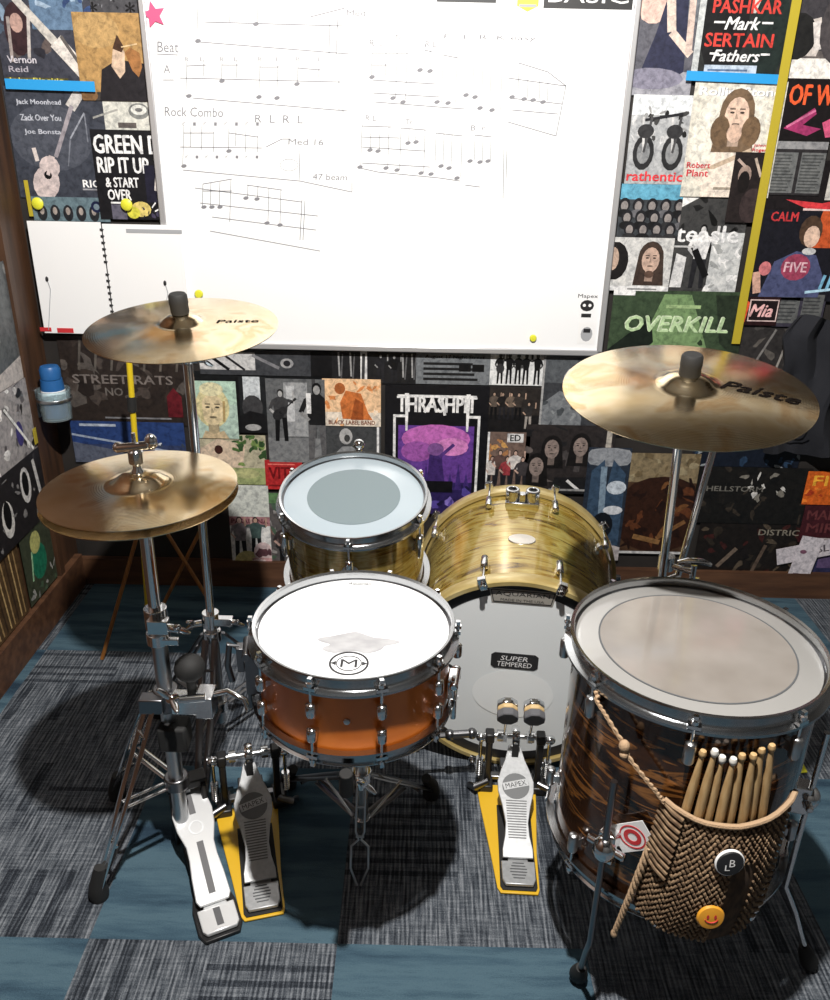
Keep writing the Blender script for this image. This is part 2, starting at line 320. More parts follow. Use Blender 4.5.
# ---------------------------------------------------------------- printed paper on the walls
BK = (16, 16, 18); DK = (34, 34, 38); GR = (110, 112, 116); LG = (176, 178, 180); WH = (228, 228, 228); SK = (208, 172, 148); BS = (190, 190, 190)
class Art:
    def __init__(s, w, h): s.w = w; s.h = h; s.e = []
    def X(s, x): return (x / 100 - .5) * s.w
    def Y(s, y): return (y / 100 - .5) * s.h
    def poly(s, pts, c):
        q = [(min(max(s.X(x), -s.w / 2), s.w / 2), min(max(s.Y(y), -s.h / 2), s.h / 2)) for x, y in pts]
        if len(q) > 2: s.e.append(([q], c))
    def r(s, x0, y0, x1, y1, c): s.poly([(x0, y0), (x1, y0), (x1, y1), (x0, y1)], c)
    def el(s, x, y, rx, ry, c, n=14, rot=0.0):            # radii in percent of the height
        k = s.h / s.w; P = []
        for i in range(n):
            a = 2 * pi * i / n; u, v = rx * cos(a), ry * sin(a); P.append((x + (u * cos(rot) - v * sin(rot)) * k, y + u * sin(rot) + v * cos(rot)))
        s.poly(P, c)
    def ln(s, x0, y0, x1, y1, t, c):
        k = s.w / s.h; dx, dy = (x1 - x0) * k, y1 - y0; L = math.hypot(dx, dy) or 1; nx, ny = -dy / L * t / 2 / k, dx / L * t / 2
        s.poly([(x0 + nx, y0 + ny), (x0 - nx, y0 - ny), (x1 - nx, y1 - ny), (x1 + nx, y1 + ny)], c)
    def tx(s, t, x, y, h, c, wd=None, sl=0.0):
        v, f, x0, x1, y0, y1 = glyphs(t); ky = h / 100 * s.h / max(.01, y1 - y0); kx = ky if wd is None else wd / 100 * s.w / (x1 - x0)
        P = [(s.X(x) + (a - (x0 + x1) / 2) * kx + (b - (y0 + y1) / 2) * ky * sl, s.Y(y) + (b - (y0 + y1) / 2) * ky) for a, b in v]
        P = [(min(max(a, -s.w / 2), s.w / 2), min(max(b, -s.h / 2), s.h / 2)) for a, b in P]
        s.e.append(([[P[i] for i in q] for q in f], c))
        k = .035 * h / 100 * s.h
        for dx, dy in ((k, 0), (-k, 0), (0, k)): s.e.append(([[(min(max(P[i][0] + dx, -s.w / 2), s.w / 2), min(max(P[i][1] + dy, -s.h / 2), s.h / 2)) for i in q] for q in f], c))
    def blot(s, n, cols, box=(0, 0, 100, 100), sz=(3, 9), seed=1):
        g = random.Random(seed)
        for i in range(n):
            x, y = g.uniform(box[0], box[2]), g.uniform(box[1], box[3]); rx, ry, rot, k = g.uniform(*sz), g.uniform(*sz) * g.uniform(.3, .8), g.uniform(0, 3), s.h / s.w; P = []
            for j in range(9):
                q = 2 * pi * j / 9; m = g.uniform(.45, 1.15); u, v = rx * m * cos(q), ry * m * sin(q); P.append((x + (u * cos(rot) - v * sin(rot)) * k, y + u * sin(rot) + v * cos(rot)))
            s.poly(P, g.choice(cols))
    def face(s, x, y, r, skin=SK, hair=(60, 40, 28), long=True):
        k = s.h / s.w
        s.el(x, y + r * .1, r * .95, r * 1.2, hair, 16)
        if long: s.poly([(x - r * .95 * k, y), (x - r * 1.15 * k, y - r * 1.9), (x + r * 1.15 * k, y - r * 1.9), (x + r * .95 * k, y)], hair)
        d = tuple(int(v * .78) for v in skin); e = tuple(int(v * .3) for v in skin)
        s.poly([(x - r * .3 * k, y - r * .6), (x - r * .3 * k, y - r * 1.6), (x + r * .3 * k, y - r * 1.6), (x + r * .3 * k, y - r * .6)], d)
        s.el(x, y - r * .05, r * .66, r * .92, skin, 16)
        for sg in (-1, 1): s.el(x + sg * r * .27 * k, y + r * .1, r * .13, r * .06, e, 8); s.ln(x + sg * r * .12 * k, y + r * .28, x + sg * r * .42 * k, y + r * .28, r * .06, e)
        s.poly([(x - r * .04 * k, y + r * .1), (x + r * .1 * k, y - r * .22), (x - r * .1 * k, y - r * .22)], d)
        s.el(x, y - r * .48, r * .22, r * .07, tuple(int(v * .55) for v in skin), 8)
    def man(s, x, y, h, top=BK, leg=DK, skin=SK, hair=BK, arms=(-1, 1), wide=1.0):   # feet at y, height h percent
        k = s.h / s.w * wide
        for sg in (-1, 1): s.poly([(x + sg * .015 * h * k, y + h * .48), (x + sg * .11 * h * k, y + h * .5), (x + sg * .12 * h * k, y), (x + sg * .05 * h * k, y)], leg)
        s.poly([(x - .10 * h * k, y + h * .46), (x + .10 * h * k, y + h * .46), (x + .15 * h * k, y + h * .80), (x + .04 * h * k, y + h * .86), (x - .04 * h * k, y + h * .86), (x - .15 * h * k, y + h * .80)], top)
        for sg, up in zip((-1, 1), arms):
            ex, ey = (x + sg * .2 * h * k, y + h * .62); hx, hy = (x + sg * .1 * h * k, y + h * .52) if up < 0 else ((x + sg * .22 * h * k, y + h * .45) if up == 0 else (x + sg * .24 * h * k, y + h * .98))
            if up > 0: ex, ey = x + sg * .24 * h * k, y + h * .76
            s.ln(x + sg * .13 * h * k, y + h * .79, ex, ey, h * .06, top); s.ln(ex, ey, hx, hy, h * .045, skin)
        s.el(x, y + h * .925, h * .06, h * .08, hair, 10); s.el(x, y + h * .91, h * .043, h * .06, skin, 10)
    def guitar(s, x0, y0, x1, y1, t, c, neck=None):       # body at x0,y0 - head at x1,y1
        k = s.w / s.h; dx, dy = (x1 - x0) * k, y1 - y0; L = math.hypot(dx, dy); ux, uy = dx / L, dy / L; a = atan2(dy, dx)
        s.el(x0, y0, t * 1.25, t, c, 14, a); s.el(x0 + ux * t * 1.2 / k, y0 + uy * t * 1.2, t * .8, t * .78, c, 12, a)
        s.el(x0 + ux * t * .6 / k, y0 + uy * t * .6, t * .3, t * .3, BK, 10)
        s.ln(x0 + ux * t * .6 / k, y0 + uy * t * .6, x1, y1, t * .26, neck or c); s.ln(x1 - ux * t * .3 / k, y1 - uy * t * .3, x1 + ux * t * .4 / k, y1 + uy * t * .4, t * .45, c)
    def rows(s, x0, y0, x1, y1, n, c, t=.5, seed=3):      # lines of small print
        g = random.Random(seed)
        for i in range(n):
            y = y1 + (y0 - y1) * (i + .5) / n; s.r(x0, y - (y1 - y0) / n * t / 2, x0 + (x1 - x0) * g.uniform(.75, 1), y + (y1 - y0) / n * t / 2, c)
POSTERS = []
def finish(o_name, A, bg, loc, M3, label, cat, group):
    V = []; F = []; C = []
    w, h = A.w / 2, A.h / 2; t = .0012
    V += [(-w, -h, 0), (w, -h, 0), (w, h, 0), (-w, h, 0), (-w, -h, t), (w, -h, t), (w, h, t), (-w, h, t)]
    F += [(3, 2, 1, 0), (4, 5, 6, 7), (0, 1, 5, 4), (1, 2, 6, 5), (2, 3, 7, 6), (3, 0, 4, 7)]; C += [bg] * 6
    z = t + .00006
    for polys, c in A.e:
        for P in polys:
            # orientation: face towards +z
            ar = sum(P[i][0] * P[(i + 1) % len(P)][1] - P[(i + 1) % len(P)][0] * P[i][1] for i in range(len(P)))
            if abs(ar) < 1e-9: continue
            if ar < 0: P = P[::-1]
            b = len(V); V += [(x, y, z) for x, y in P]; F.append(tuple(range(b, b + len(P)))); C.append(c)
        z += .00004
    me = bpy.data.meshes.new(o_name); me.from_pydata(V, [], F); me.materials.append(PRINT)
    ca = me.color_attributes.new('Col', 'FLOAT_COLOR', 'CORNER'); i = 0; L = {}
    buf = []
    for f, c in zip(F, C):
        if c not in L: L[c] = (*lin(c), 1.0)
        buf += list(L[c]) * len(f)
    ca.data.foreach_set('color', buf); me.update()
    o = bpy.data.objects.new(o_name, me); COL.objects.link(o); o.matrix_world = Matrix.Translation(loc) @ M3.to_4x4()
    tag(o, label, cat, group); POSTERS.append(o); return o
MBACK = Matrix(((1, 0, 0), (0, 0, -1), (0, 1, 0)))      # local x,y,z -> x right, y up, z towards the room (-Y)
MLEFT = Matrix(((0, 0, 1), (1, 0, 0), (0, 1, 0)))       # local x -> +Y, y up, z towards +X
GW = 'posters and magazine pages covering the back wall'
def poster(name, label, rect, bg, art=None, lv=0, cat='poster', rot=0.0):
    x0, y0, x1, y1 = rect; a = on_wall(x0, y0); b = on_wall(x1, y1); c = on_wall(x0, y1); d = on_wall(x1, y0)
    X0 = (a.x + c.x) / 2; X1 = (b.x + d.x) / 2; Z1 = (a.z + d.z) / 2; Z0 = (b.z + c.z) / 2
    A = Art(X1 - X0, Z1 - Z0)
    if art: art(A)
    return finish(name, A, bg, ((X0 + X1) / 2, 2.5995 - .0035 * lv, (Z0 + Z1) / 2), MBACK @ Matrix.Rotation(rot, 3, 'Z'), label, cat, GW)
def side_poster(name, label, y0, y1, z0, z1, bg, art=None, lv=0, cat='poster'):
    A = Art(y1 - y0, z1 - z0)
    if art: art(A)
    return finish(name, A, bg, (-1.1895 + .0035 * lv, (y0 + y1) / 2, (z0 + z1) / 2), MLEFT, label, cat, 'posters and pages on the left wall panel')

# --- left of the whiteboard
def a(A):
    A.blot(26, [(70, 84, 100), (120, 140, 160), (40, 40, 48), (90, 80, 78)], (0, 25, 100, 100), (4, 12), 4)
    A.r(38, 45, 92, 100, (92, 116, 142)); A.blot(14, [(150, 170, 190), (50, 70, 110), (110, 120, 130)], (50, 30, 100, 100), (4, 9), 5)
    A.el(22, 45, 12, 22, (52, 34, 38)); A.el(22, 50, 6, 8, (170, 140, 130)); A.ln(30, 20, 36, 60, 3, (176, 170, 166)); A.ln(12, 18, 14, 55, 3, (150, 140, 136))
    A.ln(0, 92, 62, 32, 8, (186, 182, 176)); A.ln(60, 36, 92, 2, 14, (206, 200, 194)); A.ln(66, 40, 84, 14, 3, (90, 86, 84))
    A.tx('Vernon', 22, 20, 6, (196, 192, 200), 30); A.tx('Reid', 17, 12, 5, (160, 156, 166), 20); A.r(2, 0, 68, 5, (90, 84, 40)); A.tx('John Blackie', 34, 2.6, 4.5, (214, 206, 90), 58)
poster('magazine_page', 'crowded magazine page with a pale guitar neck, above the left blue tape strip', (-4, -40, 93, 84), (58, 60, 70), a, 1, 'magazine page')
def a(A):
    A.r(0, 0, 100, 100, (58, 62, 72)); A.el(42, 55, 40, 30, (74, 78, 88), 20)
    for i, t in enumerate(('Jack Moonhead', 'Zack Over You', 'Joe Bonsta')): A.tx(t, 34, 86 - i * 13, 5.5, (178, 182, 192), 46 - 4 * i)
    A.ln(78, 96, 66, 82, 10, (190, 186, 182)); A.ln(68, 84, 44, 38, 4, (150, 144, 150)); A.guitar(30, 14, 38, 34, 13, (196, 182, 180)); A.ln(24, 34, 22, 46, 4, (200, 190, 186))
    A.ln(80, 78, 62, 55, 1.5, (150, 154, 164)); A.ln(62, 55, 56, 30, 1.2, (110, 114, 124)); A.ln(80, 78, 80, 52, 1.2, (120, 124, 134))
    A.tx('RIC', 78, 14, 7, WH, 18); A.r(68, 8, 88, 9.5, (150, 150, 156))
poster('magazine_page', 'slate grey magazine page with a pale electric guitar and small RIC lettering', (13, 87, 108, 198), (58, 62, 72), a, 1, 'magazine page')
poster('star_strip_page', 'narrow dark page strip with stars, above the tan portrait photo', (78, -30, 143, 14), (70, 70, 74), lambda A: (A.blot(10, [(40, 40, 44), (120, 120, 126)], seed=8), A.tx('*', 20, 14, 26, BK), A.tx('*', 78, 14, 28, BK)), 0, 'page')
def a(A):
    A.r(0, 10, 100, 100, (166, 132, 84)); A.el(30, 80, 30, 20, (176, 144, 96)); A.poly([(25, 0), (32, 36), (55, 48), (90, 44), (100, 30), (100, 0)], (34, 32, 36))
    A.poly([(46, 40), (50, 58), (58, 70), (66, 56), (64, 34), (56, 26)], (196, 172, 150)); A.poly([(50, 60), (58, 76), (66, 62), (62, 56)], (70, 48, 36)); A.poly([(66, 56), (74, 62), (86, 56), (88, 40), (82, 28), (74, 36)], (150, 104, 62))
    A.ln(62, 62, 84, 66, 1.5, (206, 180, 140)); A.r(94, 40, 100, 100, (226, 226, 222)); A.el(10, 6, 12, 8, (120, 90, 60))
poster('photo_page', 'tan photo page of a long-haired figure in black, left of the whiteboard', (78, 13, 151, 101), (60, 56, 54), a, 2, 'photo page')
poster('turntable_photo', 'pale strip photo of a round machine between the tan photo and the black headline page', (93, 98, 158, 132), (196, 196, 188), lambda A: (A.el(72, 62, 34, 24, (120, 122, 120)), A.el(72, 66, 26, 15, (206, 206, 200)), A.el(72, 66, 12, 6, (110, 110, 110)), A.r(38, 12, 66, 28, (90, 84, 82)), A.ln(0, 40, 40, 66, 6, (150, 150, 146))), 1, 'photo')
def a(A):
    A.tx('GREEN D', 50, 84, 20, WH, 94); A.tx('RIP IT UP', 42, 61, 17, WH, 74); A.tx('& START', 38, 42, 11, WH, 48); A.tx('OVER', 32, 28, 12, WH, 34); A.r(18, 18, 48, 20, WH)
    A.r(72, 20, 100, 62, (28, 28, 44)); A.poly([(84, 34), (90, 62), (100, 62), (100, 30)], (196, 190, 186)); A.r(18, 0, 40, 17, (92, 90, 104))
    A.el(62, 12, 12, 9, (206, 186, 110)); A.el(50, 8, 8, 7, (200, 196, 70)); A.ln(78, 14, 84, 20, 1.6, WH); A.ln(82, 10, 92, 14, 1.6, WH); A.blot(8, [(60, 56, 76), (30, 30, 40)], (40, 0, 100, 18), (3, 6), 2)
poster('headline_page', 'black page with large white headline GREEN D RIP IT UP', (97, 130, 165, 219), (22, 22, 26), a, 3, 'magazine page')
poster('band_photo', 'teal grey strip photo of several heads just above the white planner', (34, 197, 110, 221), (98, 118, 126), lambda A: [A.el(12 + i * 17, 34, 22, 34, (36, 38, 42)) or A.el(12 + i * 17, 42, 10, 16, (150, 140, 134)) for i in range(5)] + [A.el(84, 62, 24, 24, (24, 30, 60)), A.el(84, 62, 13, 13, (110, 126, 136))], 2, 'photo')
# --- under the whiteboard
def a(A):
    A.blot(30, [(54, 46, 42), (70, 62, 58), (40, 34, 32), (84, 78, 74)], (0, 30, 100, 100), (6, 16), 6)
    for i in range(7): A.ln(18 + i * 13, 96, 14 + i * 13, 62, 2.5, (92, 86, 80))
    A.tx('STREET RATS', 48, 52, 10, (116, 108, 104), 80); A.tx('NO', 40, 38, 9, (104, 98, 94), 14); A.r(30, 7, 84, 9, (120, 120, 124)); A.poly([(82, 10), (82, 34), (88, 44), (94, 34), (94, 10)], (92, 26, 34))
poster('dark_poster', 'large dim brown poster with faint grey lettering behind the left crash cymbal', (64, 336, 188, 424), (44, 37, 34), a, 1)
def a(A):
    A.r(0, 45, 100, 100, (40, 62, 112)); A.ln(0, 68, 100, 24, 5, (150, 162, 182)); A.poly([(0, 0), (0, 50), (40, 30), (100, 12), (100, 0)], (86, 92, 108))
    A.blot(10, [(200, 204, 210), (60, 70, 90)], (45, 10, 100, 50), (5, 9), 3); A.r(8, 88, 40, 94, (170, 180, 196))
poster('blue_poster', 'blue poster of a sky over a white slope behind the hi-hat cymbals', (74, 421, 186, 462), (50, 62, 96), a, 2)
poster('silhouette_strip', 'black and white strip photo of slanting pipes under the left end of the whiteboard', (200, 350, 332, 375), (60, 62, 66), lambda A: (A.r(0, 20, 42, 90, (190, 190, 190)), A.ln(4, 90, 22, 20, 12, BK), A.ln(16, 90, 34, 20, 9, DK), A.ln(40, 80, 60, 30, 12, (120, 120, 124)), A.el(66, 50, 26, 20, (150, 150, 152)), A.el(66, 50, 14, 12, DK), A.r(84, 0, 100, 100, BK)), 1, 'photo')
def a(A):
    for x in (8, 22, 84, 95): A.ln(x, 92, x + 1, 20, 5, (150, 150, 150)); A.ln(x + 5, 88, x + 3, 14, 4, (90, 90, 92))
    A.r(34, 0, 42, 100, (210, 210, 210)); A.ln(38, 90, 37, 10, 9, (60, 60, 62)); A.man(58, 4, 86, DK, DK, (150, 150, 150)); A.man(74, 4, 84, BK, DK, (140, 140, 140))
poster('band_silhouette_photo', 'narrow black photo of standing silhouettes beneath the board, above the purple poster', (332, 350, 416, 383), (30, 30, 32), a, 1, 'photo')
poster('text_page', 'grey page of small black print under the middle of the whiteboard', (416, 351, 490, 384), (112, 116, 120), lambda A: (A.tx('August 17 Night Street', 52, 82, 13, BK, 80), A.rows(10, 8, 92, 70, 4, (28, 28, 30), .5), A.r(58, 40, 74, 62, BK), A.r(76, 40, 92, 62, BK)), 1, 'page')
def a(A):
    for i, x in enumerate((18, 34, 50, 64, 84)): A.man(x, 4, 90, BK, (20, 20, 22), (70, 70, 70), BK, ((-1, 1), (1, -1), (-1, -1))[i % 3], .8)
    A.el(18, 50, 12, 14, (50, 50, 52))
poster('cutout_photo', 'white photo with five black standing silhouettes under the board', (490, 351, 546, 385), (214, 216, 216), a, 1, 'photo')
poster('dark_strip', 'plain black page strip above the blonde portrait', (186, 372, 334, 384), (20, 22, 24), None, 0, 'page')
def a(A):
    A.r(0, 60, 100, 100, (176, 204, 186)); A.face(50, 52, 30, (214, 196, 158), (206, 196, 150), False); A.poly([(24, 0), (32, 14), (50, 8), (70, 14), (80, 0)], (196, 176, 142))
    A.el(50, 86, 20, 12, (214, 208, 170)); A.ln(26, 66, 28, 30, 5, (196, 186, 140)); A.ln(74, 66, 72, 30, 4, (170, 146, 100))
poster('portrait_poster', 'pale green portrait poster of a blonde short-haired face', (189, 380, 238, 437), (170, 192, 180), a, 3)
def a(A):
    A.poly([(0, 0), (0, 70), (30, 92), (70, 80), (60, 0)], (206, 186, 164)); A.el(30, 70, 8, 9, (60, 34, 30)); A.blot(20, [(80, 110, 60), (50, 76, 44), (116, 140, 80)], (56, 40, 100, 100), (6, 12), 5); A.r(40, 0, 100, 34, (150, 160, 110)); A.el(70, 22, 24, 10, (176, 178, 128))
poster('garden_photo', 'pastel photo with bare shoulder and green leaves below the blonde portrait', (200, 434, 267, 483), (176, 170, 146), a, 2, 'photo')
def a(A):
    A.r(22, 34, 78, 100, (196, 202, 206)); A.el(50, 46, 18, 22, (60, 60, 62)); A.poly([(0, 0), (6, 30), (40, 40), (90, 34), (100, 18), (100, 0)], (22, 22, 24)); A.el(48, 10, 14, 6, (160, 160, 160)); A.r(0, 0, 8, 100, BK)
poster('window_photo', 'black and white photo of a man in black before a bright window', (238, 376, 268, 432), (30, 32, 34), a, 2, 'photo')
def a(A):
    A.r(0, 30, 100, 100, (96, 98, 100)); A.r(30, 32, 70, 96, (150, 152, 154)); A.r(34, 50, 48, 92, (186, 188, 190)); A.r(0, 0, 100, 30, (120, 122, 124)); A.r(78, 30, 84, 100, (60, 60, 62))
    A.man(24, 26, 62, (60, 60, 62), BK, (170, 170, 170)); A.guitar(20, 58, 48, 76, 6, (40, 40, 42)); A.man(86, 4, 92, (26, 26, 28), (90, 90, 92), (150, 150, 150), BK); A.r(68, 60, 76, 84, (220, 220, 220))
poster('alley_photo', 'black and white street photo of a standing guitarist and a long-haired man', (268, 378, 326, 461), (84, 86, 88), a, 3, 'photo')
def a(A):
    A.r(0, 0, 100, 30, (222, 210, 194)); A.blot(14, [(224, 170, 122), (240, 220, 196), (206, 132, 78)], seed=4, sz=(6, 13)); A.poly([(34, 16), (30, 50), (40, 76), (66, 70), (78, 30), (86, 14)], (196, 112, 58)); A.el(30, 80, 11, 12, (160, 92, 50)); A.poly([(48, 14), (56, 60), (70, 50), (70, 14)], (150, 78, 38)); A.tx('BLACK LABEL BAND', 50, 8, 9, (120, 70, 50), 80)
poster('orange_photo', 'orange tinted photo of crouching figures, left of the purple poster top', (323, 378, 381, 425), (228, 190, 150), a, 3, 'photo')
poster('statue_photo', 'dark grey photo of a pale bald head on a plinth below the orange photo', (323, 425, 381, 456), (66, 68, 70), lambda A: (A.el(40, 66, 20, 26, (170, 170, 170)), A.el(42, 60, 9, 12, (60, 60, 60)), A.poly([(16, 0), (34, 34), (50, 34), (74, 0)], (140, 142, 144)), A.r(93, 0, 97, 100, WH)), 2, 'photo')
poster('red_cover', 'small red cover with dark lettering left of the rack tom', (266, 459, 303, 488), (176, 44, 46), lambda A: (A.tx('VITA', 50, 56, 40, (110, 20, 24), 80), A.r(8, 10, 90, 16, (120, 26, 28)), A.r(8, 84, 80, 88, (226, 120, 110))), 3, 'cover')
def a(A):
    A.r(0, 62, 100, 100, (196, 200, 194)); A.r(0, 56, 100, 66, (160, 116, 120)); A.tx('PASADENA', 50, 61, 5, (90, 40, 50), 90); A.man(24, 16, 50, (130, 124, 130), DK, (190, 160, 150), (50, 40, 40)); A.man(64, 22, 44, (66, 84, 82), BK, (176, 146, 130), BK, (1, 1)); A.el(40, 14, 14, 14, (196, 186, 130)); A.el(80, 26, 10, 12, (196, 176, 176)); A.r(52, 0, 100, 20, (180, 140, 140)); A.r(52, 8, 100, 10, (220, 200, 200)); A.blot(8, [(206, 190, 190), (90, 60, 66)], (50, 0, 100, 30), (4, 7), 3)
poster('crowd_poster', 'pale pink and white poster of several people with one raising both arms', (231, 484, 271, 573), (214, 214, 212), a, 3)
poster('band_page', 'narrow grey page of figures at the left side of the rack tom', (270, 492, 296, 574), (88, 84, 84), lambda A: (A.blot(26, [(150, 146, 144), (40, 40, 42), (120, 90, 84), (70, 90, 74)], seed=9, sz=(4, 9)), A.r(0, 88, 100, 100, (90, 126, 84)), A.man(60, 6, 60, (60, 50, 50), BK, (180, 150, 140))), 2, 'page')
def a(A):
    for x0, y0, x1, y1 in ((8, 14, 10.5, 78), (90, 0, 92.5, 78), (8, 76, 22, 78), (80, 76, 92, 78)): A.r(x0, y0, x1, y1, WH)
    A.r(13, 0, 87, 70, (96, 60, 140)); A.el(50, 60, 25, 11, (186, 104, 178), 18); A.el(66, 54, 12, 7, (206, 130, 190)); A.el(32, 50, 12, 8, (150, 84, 160)); A.r(13, 0, 87, 26, (44, 34, 84))
    for i in range(9): A.poly([(14 + i * 8, 20), (17 + i * 8, 34 + (i * 7) % 14), (21 + i * 8, 20)], (62, 44, 110))
    A.poly([(42, 20), (44, 48), (56, 50), (60, 20)], (60, 40, 100)); A.el(50, 52, 6, 5, (120, 80, 140)); A.ln(54, 46, 68, 56, 2.5, (80, 52, 120))
    A.blot(16, [(130, 112, 190), (84, 70, 150), (30, 26, 60)], (14, 0, 86, 22), (3, 6), 2); A.r(36, 18, 68, 27, (18, 18, 22))
    A.tx('THRASHPIT', 50, 86, 12, WH, 76); A.r(12, 91, 88, 93, WH); A.poly([(19, 94), (23, 94), (22, 66), (20, 66)], WH); A.poly([(78, 94), (82, 94), (81, 66), (79, 66)], WH); A.ln(38, 80, 46, 90, 2, WH); A.ln(58, 78, 54, 92, 2, WH)
poster('purple_band_poster', 'black poster with spiky white THRASHPIT title over a purple battle scene', (385, 384, 486, 512), (20, 20, 24), a, 4)
def a(A):
    A.r(0, 40, 100, 100, (44, 40, 38))
    for i, x in enumerate((10, 26, 42, 56, 76)): A.man(x, 30 - (20 if i == 4 else 0), 60, [(90, 80, 72), (30, 28, 28), (110, 96, 84), (60, 54, 50), (46, 44, 44)][i], [BK, DK, DK, BK, (150, 144, 138)][i], (170, 144, 126))
poster('stage_photo', 'dark photo of five bare-armed musicians standing right of the purple poster', (488, 387, 541, 432), (26, 25, 26), a, 2, 'photo')
def a(A):
    A.r(0, 60, 100, 100, (84, 88, 92)); A.poly([(0, 0), (4, 34), (26, 50), (48, 40), (60, 14), (60, 0)], (116, 120, 124)); A.el(48, 62, 17, 20, (190, 192, 194)); A.el(56, 54, 10, 13, (168, 170, 172)); A.el(52, 62, 3, 2, BK); A.poly([(30, 50), (40, 40), (52, 46), (48, 54)], (176, 178, 180)); A.blot(10, [(70, 74, 78), (140, 144, 146)], (0, 0, 50, 40), (4, 8), 7); A.r(0, 0, 3, 100, (160, 160, 160))
poster('bald_man_photo', 'grey photo of a bald man in profile beside the right crash cymbal', (541, 351, 612, 428), (58, 60, 64), a, 2, 'photo')
def a(A):
    A.tx('ED', 62, 91, 10, BK, 22); A.r(46, 84, 84, 98, (214, 214, 214)); A.tx('ED', 65, 91, 10, BK, 24); A.blot(12, [(196, 150, 90), (170, 120, 80)], (0, 60, 45, 88), (5, 8), 6); A.r(0, 0, 5, 100, WH)
    for i in range(5): A.man(14 + i * 18, 4 + (i % 2) * 10, 58, [(196, 190, 186), (90, 70, 66), (150, 60, 66), (206, 200, 196), (60, 56, 58)][i], DK, (190, 160, 146))
poster('crowd_cover', 'small magazine cover with a crowd in white and the letters ED', (486, 431, 528, 492), (110, 92, 84), a, 3, 'cover')
def a(A):
    A.blot(20, [(70, 66, 66), (30, 30, 32), (100, 92, 90)], seed=11, sz=(6, 12))
    for x, y in ((30, 66), (62, 70), (14, 40)): A.face(x, y, 15, (136, 122, 116), (24, 22, 22))
    A.poly([(30, 0), (36, 24), (90, 26), (96, 0)], (28, 28, 30)); A.ln(50, 20, 64, 6, 4, (206, 206, 206)); A.r(30, 4, 96, 7, (140, 140, 140)); A.r(90, 60, 96, 96, (176, 170, 160))
poster('group_photo', 'dark brown group photo of long-haired men above the bass drum', (524, 424, 612, 492), (44, 40, 40), a, 3, 'photo')
def a(A):
    A.el(50, 92, 24, 8, (140, 144, 150)); A.poly([(8, 14), (12, 80), (40, 90), (50, 60), (60, 90), (92, 78), (94, 14)], (54, 74, 96)); A.ln(40, 84, 46, 36, 5, (120, 140, 158)); A.el(74, 66, 8, 6, (190, 200, 210)); A.el(72, 46, 8, 4, (196, 200, 206)); A.r(14, 26, 40, 32, (34, 48, 66)); A.el(28, 14, 18, 10, (150, 150, 154)); A.el(74, 6, 18, 8, (176, 170, 170)); A.el(50, 32, 9, 12, (20, 24, 30))
poster('denim_vest_photo', 'photo of a patched blue denim vest right of the bass drum', (582, 446, 624, 558), (38, 46, 58), a, 4, 'photo')
def a(A):
    A.r(0, 72, 100, 100, (128, 114, 88)); A.blot(14, [(150, 138, 110), (104, 90, 66)], (0, 74, 100, 100), (4, 8), 2); A.el(54, 40, 46, 38, (48, 28, 20), 20); A.blot(26, [(90, 52, 32), (34, 20, 16), (112, 74, 44)], (12, 8, 96, 72), (4, 10), 12); A.ln(20, 18, 60, 12, 5, (130, 96, 60)); A.ln(54, 16, 92, 34, 4, (120, 84, 52)); A.r(0, 0, 100, 2.5, (196, 196, 196)); A.r(0, 0, 3, 100, (176, 176, 170))
poster('creature_poster', 'brown poster with a dark tangled shape and white lower border behind the right cymbal stand', (622, 452, 692, 552), (72, 52, 38), a, 3)
def a(A):
    A.blot(30, [(24, 34, 48), (150, 156, 160), (40, 60, 84), (12, 14, 20), (84, 110, 120)], seed=14, sz=(8, 20))
poster('blue_night_page', 'dark blue page strip with small pale figures under the right crash', (692, 436, 800, 466), (20, 26, 38), a, 2, 'page')
def a(A):
    A.blot(34, [(30, 28, 26), (20, 20, 20), (52, 46, 40)], seed=15, sz=(6, 14)); A.blot(12, [(186, 184, 176), (120, 116, 108), (206, 204, 200)], (40, 45, 92, 90), (5, 10), 16); A.tx('HELLSTORM', 34, 62, 9, (110, 108, 102), 50)
poster('collage_page', 'black and white patchy collage page left of the orange cover at lower right', (694, 466, 806, 522), (24, 23, 22), a, 3, 'page')
def a(A):
    A.blot(40, [(46, 40, 34), (26, 22, 22), (84, 74, 62), (60, 30, 28)], seed=17, sz=(6, 14)); A.tx('DISTRICT', 70, 86, 9, (130, 124, 112), 40); A.ln(20, 30, 34, 60, 6, (110, 96, 84)); A.ln(50, 20, 58, 66, 5, (90, 76, 66))
poster('dark_collage_page', 'dim brown collage page above the floor tom rim', (694, 522, 812, 584), (28, 24, 22), a, 2, 'page')
poster('orange_cover', 'orange page with bright flame coloured lettering at the right edge', (803, 470, 850, 503), (206, 96, 34), lambda A: (A.tx('FIRE', 60, 72, 30, (240, 176, 60), 90), A.blot(10, [(236, 130, 50), (170, 60, 30)], (0, 0, 100, 50), (8, 16), 5)), 4, 'cover')
poster('maroon_cover', 'maroon page with faint MAMA MIRA lettering below the orange cover', (800, 503, 850, 541), (62, 26, 32), lambda A: (A.tx('MAMA', 50, 72, 24, (100, 52, 54), 84), A.tx('MIRA', 52, 38, 24, (100, 52, 54), 80), A.r(10, 8, 70, 12, (176, 170, 170))), 3, 'cover')
poster('blue_page', 'dull blue and purple page at the bottom of the right edge', (800, 541, 850, 592), (44, 46, 78), lambda A: (A.r(30, 50, 100, 100, (92, 76, 112)), A.el(20, 20, 24, 18, (26, 34, 60))), 2, 'page')
